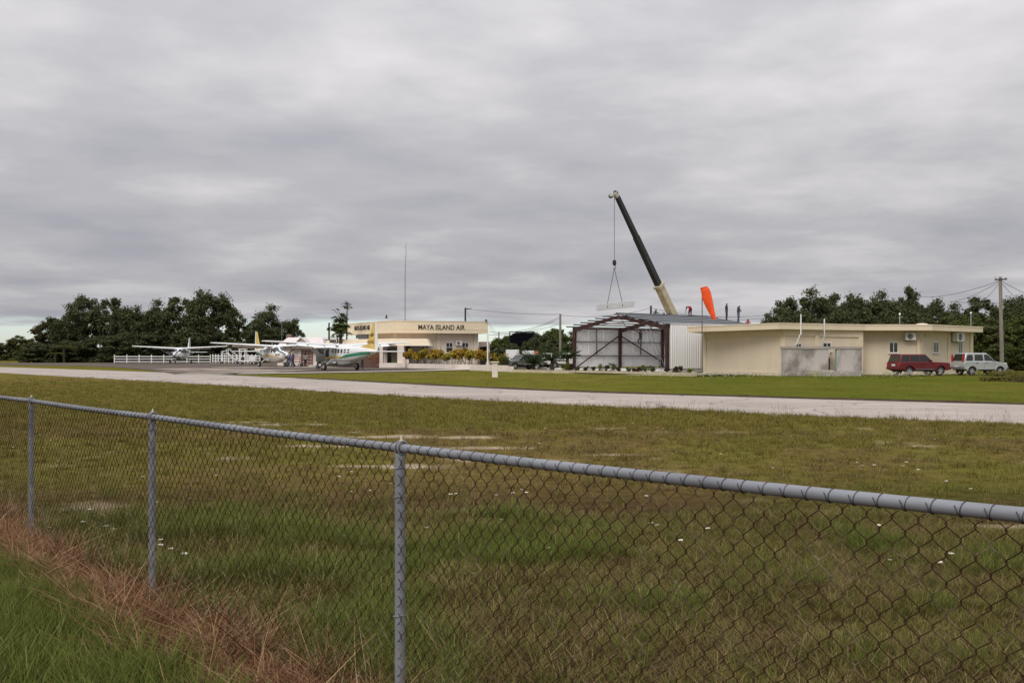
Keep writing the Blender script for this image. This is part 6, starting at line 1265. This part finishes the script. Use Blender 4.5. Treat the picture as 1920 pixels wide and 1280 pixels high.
# ================================================================== POLES, WIRES, MASTS
def pole(name, label, px, top, Y, r0, mat, arm=None, group='utility poles', lean=0.0):
    e = thing(name, label, 'pole', (PX(px, Y), Y, 0), group=group); h = ZT(top, Y); MB().tube([(-lean * h, 0, -.3), (0, 0, h)], [r0 * 1.2, r0 * .85], 12).build('shaft', mat, e, smooth=60)
    if arm:
        MB().bar((arm[0], -.1, h - .25), (arm[1], -.1, h - .2), .09, .11).build('crossarm', M_POLED, e)
        for q in (arm[0] + .08, (arm[0] + arm[1]) / 2, arm[1] - .08): MB().tube([(q, -.1, h - .17), (q, -.1, h - .1), (q, -.1, h + .0)], [.03, .06, .02], 8).build('insulator', M_GALV, e)
    return Vector((PX(px, Y), Y, h))
pr = pole('utility_pole', 'weathered timber utility pole right of the silver car', 1875.5, 519, 88, .15, M_POLE, (-.5, .5), lean=-.02)
p1 = pole('utility_pole', 'grey utility pole left of the hangar', 1050.5, 588.5, 126, .14, M_POLE); p2 = pole('utility_pole', 'grey utility pole showing above the hangar roof', 1220.5, 573, 138, .15, M_POLED); p3 = pole('utility_pole', 'dark utility pole with arm above the right end of the terminal', 872.5, 576.5, 150, .14, M_POLED, (-.1, .85)); p4 = pole('utility_pole', 'small far dark pole between terminal and net cage', 935.5, 622, 225, .13, M_POLED); p5 = pole('utility_pole', 'short black pole beside the papaya tree', 617, 605, 148, .13, M_BLACK); pole('thin_mast', 'thin grey mast before the lone round tree', 528.5, 598, 186, .05, M_GALV, group=None)
def line(label, a, b_, sag, r=.022):
    a, b_ = Vector(a), Vector(b_); k = 14; o = MB(); o.tube([(a.lerp(b_, i / k) - Vector((0, 0, 4 * sag * (i / k) * (1 - i / k)))) - a for i in range(k + 1)], r, 4); q = o.build('power_line', M_WIRE, None); q.location = a; tag(q, label, 'cable', 'overhead cables')
Z = lambda v, dz: Vector((v.x, v.y, v.z + dz))
line('upper cable from the terminal pole towards the hangar pole', Z(p3, -.1), Z(p1, -.05), .25); line('cable from the left hangar pole to the pole above the hangar', Z(p1, -.15), Z(p2, -.3), .55); line('cable from the pole above the hangar to the right-hand trees', Z(p2, -.3), P3(1470, 586, 150), .9); line('second cable from the pole above the hangar to the right-hand trees', Z(p2, -.7), P3(1470, 590, 150), 1.0)
line('steep cable from the left hangar pole down to the terminal roof', Z(p1, -.3), P3(917, 622, 131), .7); line('lower cable from the left hangar pole to the small far pole', Z(p1, -.5), Z(p4, -.2), .8); line('lowest cable from the left hangar pole to the terminal', Z(p1, -1.2), P3(917, 628, 133), .3)
line('cable from the small far pole to the terminal roof edge', Z(p4, -.2), P3(917, 607, 131), .4); line('second cable from the small far pole to the terminal', Z(p4, -.5), P3(917, 616, 131), .3)
line('upper cable from the right utility pole into the trees on its left', Z(pr, -.3), P3(1720, 556, 150), .5); line('middle cable from the right utility pole into the trees on its left', Z(pr, -.35), P3(1782, 566, 140), .3); line('steep stay cable left of the right utility pole', Z(pr, -.4), P3(1846, 562, 120), .1); line('cable from the right utility pole out of view to the right', Z(pr, -.3), P3(2060, 585, 80), .5); line('steep stay cable right of the right utility pole', Z(pr, -.4), P3(1908, 560, 105), .1); line('lower cable crossing the right utility pole', P3(1790, 566, 112), P3(2000, 560, 112), .3)
line('thin cable from the terminal pole arm dropping right', Z(p3, -.25), P3(884, 600, 149), .0, .015)
am = thing('antenna_mast', 'very tall thin radio antenna rising from the terminal roof', 'antenna', (PX(759.5, 135), 135, 5.6)); h = ZT(453, 135) - 5.6
MB().tube([(0, 0, 0), (0, 0, h * .55), (.12, 0, h * .9), (.14, 0, h)], [.065, .05, .03, .012], 8).build('mast', M_GALV, am)
for q in (.55, .68, .81, .93): MB().bar((-.12, 0, h * q), (.12, 0, h * q + .03), .03, .03).build('spur', M_GALV, am)
fm = thing('flag_mast', 'white pipe mast at the right end of the croton hedge', 'mast', G(914, 695.3) + Vector((0, .8, 0))); h = ZT(624, fm.location.y); MB().tube([(0, 0, 0), (0, 0, h)], .075, 10).build('pole', M_WHITE, fm)
for s in (-1, 1): MB().bar((s * .28 - .1, 0, 0), (0, 0, 1.0), .05, .05).build('stay', M_WHITE, fm)
# windsock
ws = thing('windsock', 'orange windsock hanging limp from a thin pole at the hangar corner', 'windsock', G(1316.5, 701.5)); Yw = ws.location.y; L0 = Vector(ws.location)
MB().tube([(0, 0, -.1), (0, 0, ZT(551, Yw))], [.055, .04], 10).build('pole', pm('windsock_pole', (.16, .13, .11), .6), ws)
C_ = [(1318.0, 538.0, .16), (1320.0, 539.5, .27), (1321.8, 544, .34), (1323.2, 551, .36), (1325.5, 560, .34), (1329.5, 572, .29), (1334.5, 585, .22), (1339, 596, .165), (1340, 598.5, .15)]; rings = []
for i, (px, py, r_) in enumerate(C_):
    c_ = P3(px, py, Yw) - L0; rings.append([c_ + Vector((math.cos(a) * r_ * (1 + .16 * math.sin(3 * a + i * .6) + .07 * math.sin(5 * a - i * .8)), math.sin(a) * r_ * .8, math.sin(a + .3) * .0 + math.cos(a) * r_ * .33)) for a in np.linspace(0, 6.283, 20, endpoint=False)])
MB().loft(rings, caps=False).build('sock', M_ORANGE, ws, smooth=80); MB().tube(rings[1] + [rings[1][0]], .018, 6).build('hoop', M_BLACK, ws)

# ================================================================== PEOPLE
SKIN = pm('brown_skin', (.16, .085, .055), .6, var=.08); HAIR = pm('black_hair', (.012, .010, .009), .7); SHOE = pm('black_shoe', (.02, .02, .02), .6)
def person(label, loc, rotz, shirt, trousers, pose, hat=None, group=None):
    J = {'pel': ((0, 0, .95), .13), 'spi': ((0, 0, 1.13), .125), 'che': ((0, 0, 1.33), .15), 'nec': ((0, -.01, 1.50), .055), 'hed': ((0, -.03, 1.61), .098), 'top': ((0, -.02, 1.70), .07), 'nos': ((0, -.135, 1.605), .018)}
    for s, k in ((1, 'l'), (-1, 'r')):
        J.update({k + 'sh': ((s * .17, 0, 1.43), .065), k + 'el': ((s * .235, .03, 1.16), .045), k + 'wr': ((s * .24, -.06, .92), .03), k + 'hd': ((s * .24, -.08, .85), .036), k + 'ea': ((s * .1, -.02, 1.61), .018), k + 'hi': ((s * .085, 0, .90), .095), k + 'kn': ((s * .10, -.02, .50), .062), k + 'an': ((s * .10, .02, .09), .042), k + 'to': ((s * .11, -.15, .04), .04)})
    for k, v in pose.items(): J[k] = ((v[0], v[1], v[2]), J[k][1])
    def follow(): 
        for k in 'lr':
            w, h_ = Vector(J[k + 'wr'][0]), Vector(J[k + 'hd'][0]); d = (h_ - w).normalized(); s = d.cross(Vector((0, 1, 0)) if abs(d.y) < .9 else Vector((1, 0, 0))).normalized()
            for i, o in enumerate((-.03, -.01, .01, .03)):
                m_ = h_ + d * .035 + s * o; J[k + 'f%da' % i] = (tuple(m_), .012); J[k + 'f%db' % i] = (tuple(m_ + d * (.035 + .008 * (i in (1, 2))) + Vector((0, -.012, 0))), .009)
            m_ = w.lerp(h_, .5) + s * .04; J[k + 'tha'] = (tuple(m_), .012); J[k + 'thb'] = (tuple(m_ + d * .045 + s * .012), .009)
    if 'hed' in pose:
        h_, n_ = Vector(J['hed'][0]), Vector(J['nec'][0]); d = (h_ - n_).normalized(); f = Vector((0, -1, 0)) if abs(d.y) < .8 else Vector((0, 0, -1)); J['top'] = (tuple(h_ + d * .09), .07); J['nos'] = (tuple(h_ + f * .105), .018)
        for s, k in ((1, 'l'), (-1, 'r')): J[k + 'ea'] = (tuple(h_ + Vector((s * .1, 0, 0))), .018)
    follow()
    E = [('pel', 'spi'), ('spi', 'che'), ('che', 'nec'), ('nec', 'hed'), ('hed', 'top'), ('hed', 'nos')]
    for k in 'lr':
        E += [('che', k + 'sh'), (k + 'sh', k + 'el'), (k + 'el', k + 'wr'), (k + 'wr', k + 'hd'), ('hed', k + 'ea'), ('pel', k + 'hi'), (k + 'hi', k + 'kn'), (k + 'kn', k + 'an'), (k + 'an', k + 'to'), (k + 'hd', k + 'tha'), (k + 'tha', k + 'thb')]
        for i in range(4): E += [(k + 'hd', k + 'f%da' % i), (k + 'f%da' % i, k + 'f%db' % i)]
    names = list(J); idx = {n: i for i, n in enumerate(names)}; me = bpy.data.meshes.new('person'); me.from_pydata([J[n][0] for n in names], [(idx[a], idx[b_]) for a, b_ in E], [])
    o = bpy.data.objects.new('person_skeleton', me); COL.objects.link(o); md = o.modifiers.new('skin', 'SKIN'); sv = me.skin_vertices[0].data
    for n in names: sv[idx[n]].radius = (J[n][1] * (1.12 if n[-2:] in ('el', 'wr', 'kn', 'an', 'sh', 'hi') or n in ('pel', 'spi', 'che') else 1.0),) * 2
    sv[idx['pel']].use_root = True; o.modifiers.new('sub', 'SUBSURF').levels = 1
    dg = bpy.context.evaluated_depsgraph_get(); nm = bpy.data.meshes.new_from_object(o.evaluated_get(dg)); bpy.data.objects.remove(o); nm.name = 'person'
    nm.materials.clear()
    for m_ in (SKIN, shirt, trousers, HAIR, SHOE): nm.materials.append(m_)
    A = np.array([J[a][0] for a, b_ in E]); Bv = np.array([J[b_][0] for a, b_ in E]); cat = []
    for a, b_ in E:
        cat.append(1 if (a, b_) in (('pel', 'spi'), ('spi', 'che')) or b_[1:] in ('sh', 'el') else 2 if b_[1:] in ('hi', 'kn') or (b_[1:] == 'an') else 4 if b_[1:] == 'to' else 3 if b_ == 'top' else 1 if b_ == 'nec' and False else 0)
    C = np.empty(len(nm.polygons) * 3); nm.polygons.foreach_get('center', C); C = C.reshape(-1, 1, 3); AB = (Bv - A)[None]; tt_ = np.clip(((C - A[None]) * AB).sum(-1) / ((AB ** 2).sum(-1) + 1e-9), 0, 1); rad = np.array([(J[a][1] + J[b_][1]) / 2 for a, b_ in E])
    D = np.linalg.norm(C - A[None] - AB * tt_[..., None], axis=-1) / rad[None]; mi = np.array(cat)[D.argmin(1)]
    h_ = Vector(J['hed'][0]); nz_ = Vector(J['nos'][0]) - h_; tp_ = (Vector(J['top'][0]) - h_).normalized(); rel = C[:, 0] - np.array(h_); near = np.linalg.norm(rel, axis=1) < .17
    hairm = near & ((rel @ np.array(tp_) > .045) | ((rel @ np.array(nz_.normalized()) < -.02) & (rel @ np.array(tp_) > -.06))); mi[hairm] = 3
    if hat: nm.materials[3] = hat
    nm.polygons.foreach_set('material_index', mi.astype(np.int32)); nm.polygons.foreach_set('use_smooth', [True] * len(nm.polygons)); nm.update()
    q = mesh_obj('person', nm, None, loc, (0, 0, rotz)); tag(q, label, 'person', group)
    zmin = min((v.co.z for v in nm.vertices)); q.location.z = loc[2] - zmin; return q
def cloth(n, c): return pm('cloth_' + n, c, .85, var=.15, scale=8)
WSH, BLK, BLU, RED, DRK, JEA, GRY, NVY = cloth('white', (.68, .66, .62)), cloth('black', (.014, .014, .016)), cloth('blue', (.13, .17, .36)), cloth('red', (.42, .02, .03)), cloth('dark', (.03, .03, .035)), cloth('jeans', (.09, .11, .14)), cloth('grey', (.12, .12, .12)), cloth('navy', (.03, .035, .07))
hips = {'lel': (.30, .05, 1.18), 'lwr': (.15, -.06, 1.02), 'lhd': (.10, -.09, .99)}
wk = {'lkn': (.1, -.16, .52), 'lan': (.1, -.16, .1), 'lto': (.11, -.33, .05), 'rkn': (-.1, .02, .5), 'ran': (-.1, .26, .12), 'rto': (-.11, .12, .04), 'lwr': (.25, .1, .93), 'lhd': (.25, .1, .86)}
person('person in white shirt and black trousers walking to the barred pink door', G(572.5, 688) + Vector((0, 0, .07)), math.pi, WSH, BLK, wk)
bg = thing('carry_bag', 'dark bag on the ground left of the person in white shirt', 'bag', G(566, 687.6) + Vector((0, 0, .07))); B(-.16, -.1, 0, .16, .1, .36).build('body', M_BLACK, bg, bevel=.04); MB().tube([(-.09, 0, .36), (-.07, 0, .48), (.07, 0, .48), (.09, 0, .36)], .014, 6).build('handle', M_BLACK, bg)
person('person in blue overalls standing by the propeller of the middle plane', G(544.5, 689) + Vector((0, 0, .07)), .6, BLU, BLU, {'lel': (.26, -.1, 1.2), 'lwr': (.2, -.3, 1.2), 'lhd': (.18, -.37, 1.2)}); person('person in dark blue and red beside the luggage cart', G(549.5, 688.2) + Vector((0, 0, .07)), -.8, NVY, BLK, {})
person('person in white shirt and dark trousers behind the nearest plane wheel', G(679, 692.5) + Vector((0, 0, .07)), 2.0, WSH, BLK, {'lel': (.26, -.14, 1.2), 'lwr': (.1, -.3, 1.15), 'lhd': (.04, -.35, 1.14)})
rz = lambda x: roof_z(x) + .10
def hroof(px, y): # a point of the ridge or right slope seen at that column, y metres into the building
    best = min(np.linspace(HW / 2, HW, 200), key=lambda x: abs(960 + F * hw(x, y).x / hw(x, y).y - px)); q = hw(best, y); return Vector((q.x, q.y, rz(best)))
person('worker in dark shirt with hand on hip standing upright on the hangar roof', hroof(1362.5, HD - .1) + Vector((0, 0, -.02)), 1.0, DRK, cloth('maroon', (.05, .018, .02)), hips); person('worker in dark jacket and jeans looking down at the roof edge', hroof(1384.5, HD - .15), .9, NVY, JEA, {'hed': (0, -.12, 1.58), 'lel': (.22, -.12, 1.2), 'lwr': (.08, -.26, 1.1), 'lhd': (.02, -.3, 1.08), 'rel': (-.22, -.12, 1.2), 'rwr': (-.08, -.26, 1.1), 'rhd': (-.02, -.3, 1.08)})
bend = {'pel': (0, .12, .88), 'spi': (0, 0, 1.02), 'che': (0, -.22, 1.08), 'nec': (0, -.38, 1.04), 'hed': (0, -.48, .97), 'lsh': (.17, -.28, 1.05), 'rsh': (-.17, -.28, 1.05), 'lel': (.2, -.34, .78), 'rel': (-.2, -.34, .78), 'lwr': (.17, -.40, .53), 'rwr': (-.17, -.40, .53), 'lhd': (.16, -.42, .46), 'rhd': (-.16, -.42, .46), 'lhi': (.09, .12, .84), 'rhi': (-.09, .12, .84), 'lkn': (.13, .02, .46), 'rkn': (-.13, .02, .46), 'lan': (.14, .06, .09), 'ran': (-.14, .06, .09), 'lto': (.15, -.1, .04), 'rto': (-.15, -.1, .04)}
q = hw(HW / 2 - .5, 9.4); person('worker in red shirt bent double on the hangar ridge', Vector((PX(1293.5, 105.6), 105.6, HA - .05)), -.9, RED, cloth('darkred', (.10, .02, .03)), bend)
crouch = {'pel': (0, .1, .38), 'spi': (0, .04, .55), 'che': (0, -.06, .74), 'nec': (0, -.12, .9), 'hed': (0, -.16, 1.0), 'lsh': (.17, -.08, .82), 'rsh': (-.17, -.08, .82), 'lel': (.24, -.25, .62), 'rel': (-.24, -.25, .62), 'lwr': (.18, -.42, .5), 'rwr': (-.18, -.42, .5), 'lhd': (.16, -.48, .46), 'rhd': (-.16, -.48, .46), 'lhi': (.1, .08, .36), 'rhi': (-.1, .08, .36), 'lkn': (.16, -.32, .5), 'rkn': (-.16, -.32, .5), 'lan': (.15, -.05, .1), 'ran': (-.15, -.05, .1), 'lto': (.16, -.22, .04), 'rto': (-.16, -.22, .04)}
def lslope(px, dy, zoff): q = hw(HW / 2 - 1.6, dy); return q
for px, y_, sh, lab, dz in ((1228, 2.6, GRY, 'worker in black cap crouching behind the hangar ridge left of the crane boom', -.30), (1243, 3.8, WSH, 'worker in white crouching low behind the hangar ridge beside the boom', -.62)):
    x_ = min(np.linspace(1, HW / 2, 200), key=lambda x: abs(960 + F * hw(x, y_).x / hw(x, y_).y - px)); 
    Yb = 106.5; person(lab, Vector((PX(px, Yb), Yb, HA + dz)), .5, sh, GRY, crouch, BLK)
person('worker in pink lying low at the far right roof edge, only the head showing', Vector((PX(1401, 104.5), 104.5, 4.05)), .4, cloth('pink', (.45, .12, .14)), DRK, crouch)
climb = {'pel': (0, .05, .95), 'che': (0, -.02, 1.33), 'lel': (.26, -.22, 1.5), 'lwr': (.2, -.34, 1.72), 'lhd': (.19, -.36, 1.8), 'rel': (-.26, -.2, 1.25), 'rwr': (-.2, -.36, 1.4), 'rhd': (-.19, -.4, 1.46), 'lkn': (.13, -.25, .66), 'lan': (.12, -.12, .34), 'lto': (.12, -.26, .28), 'rkn': (-.1, -.05, .5)}
q = P3(1201, 640, 109.0); person('worker in dark clothes high on the ladder inside the hangar', Vector((q.x, q.y, 2.42)), math.radians(-140), DRK, GRY, climb); q = hw(.75, HD / 2 + .55); person('worker in dark clothes half hidden by the hangar middle column', Vector((PX(1158.5, 109), 109, .75)), .3, DRK, BLK, {})
sf = thing('scaffold_trestle', 'low trestle carrying the worker at the hangar middle column', 'trestle', Vector((PX(1158.5, 109), 109, .2))); B(-.45, -.3, .48, .45, .3, .54).build('plank', M_POLE, sf)
for x in (-.35, .35):
    for y in (-.22, .22): MB().bar((x * 1.15, y, 0), (x, y, .48), .05, .05).build('leg', M_ALU, sf)
# rough clump of weeds at the right edge of the lawn
for k, (px, py, top, lab) in enumerate([(1893, 712, 698, 'rough weed clump right of the silver car'), (1915, 716, 700, 'rough weed clump at the right edge of the lawn'), (1862, 714, 707, 'low weed clump before the silver car'), (1940, 714, 698, 'rough weed clump beyond the right edge of the lawn')]):
    p = G(px, py); bush('weed_clump', lab, 'weed clumps on the lawn', p, ZT(top, p.y), 3.2, leafm('weed_leaves', [(.12, .13, .03), (.17, .16, .045), (.14, .105, .035)], .35), 500 + k, .07, 2600, 5)
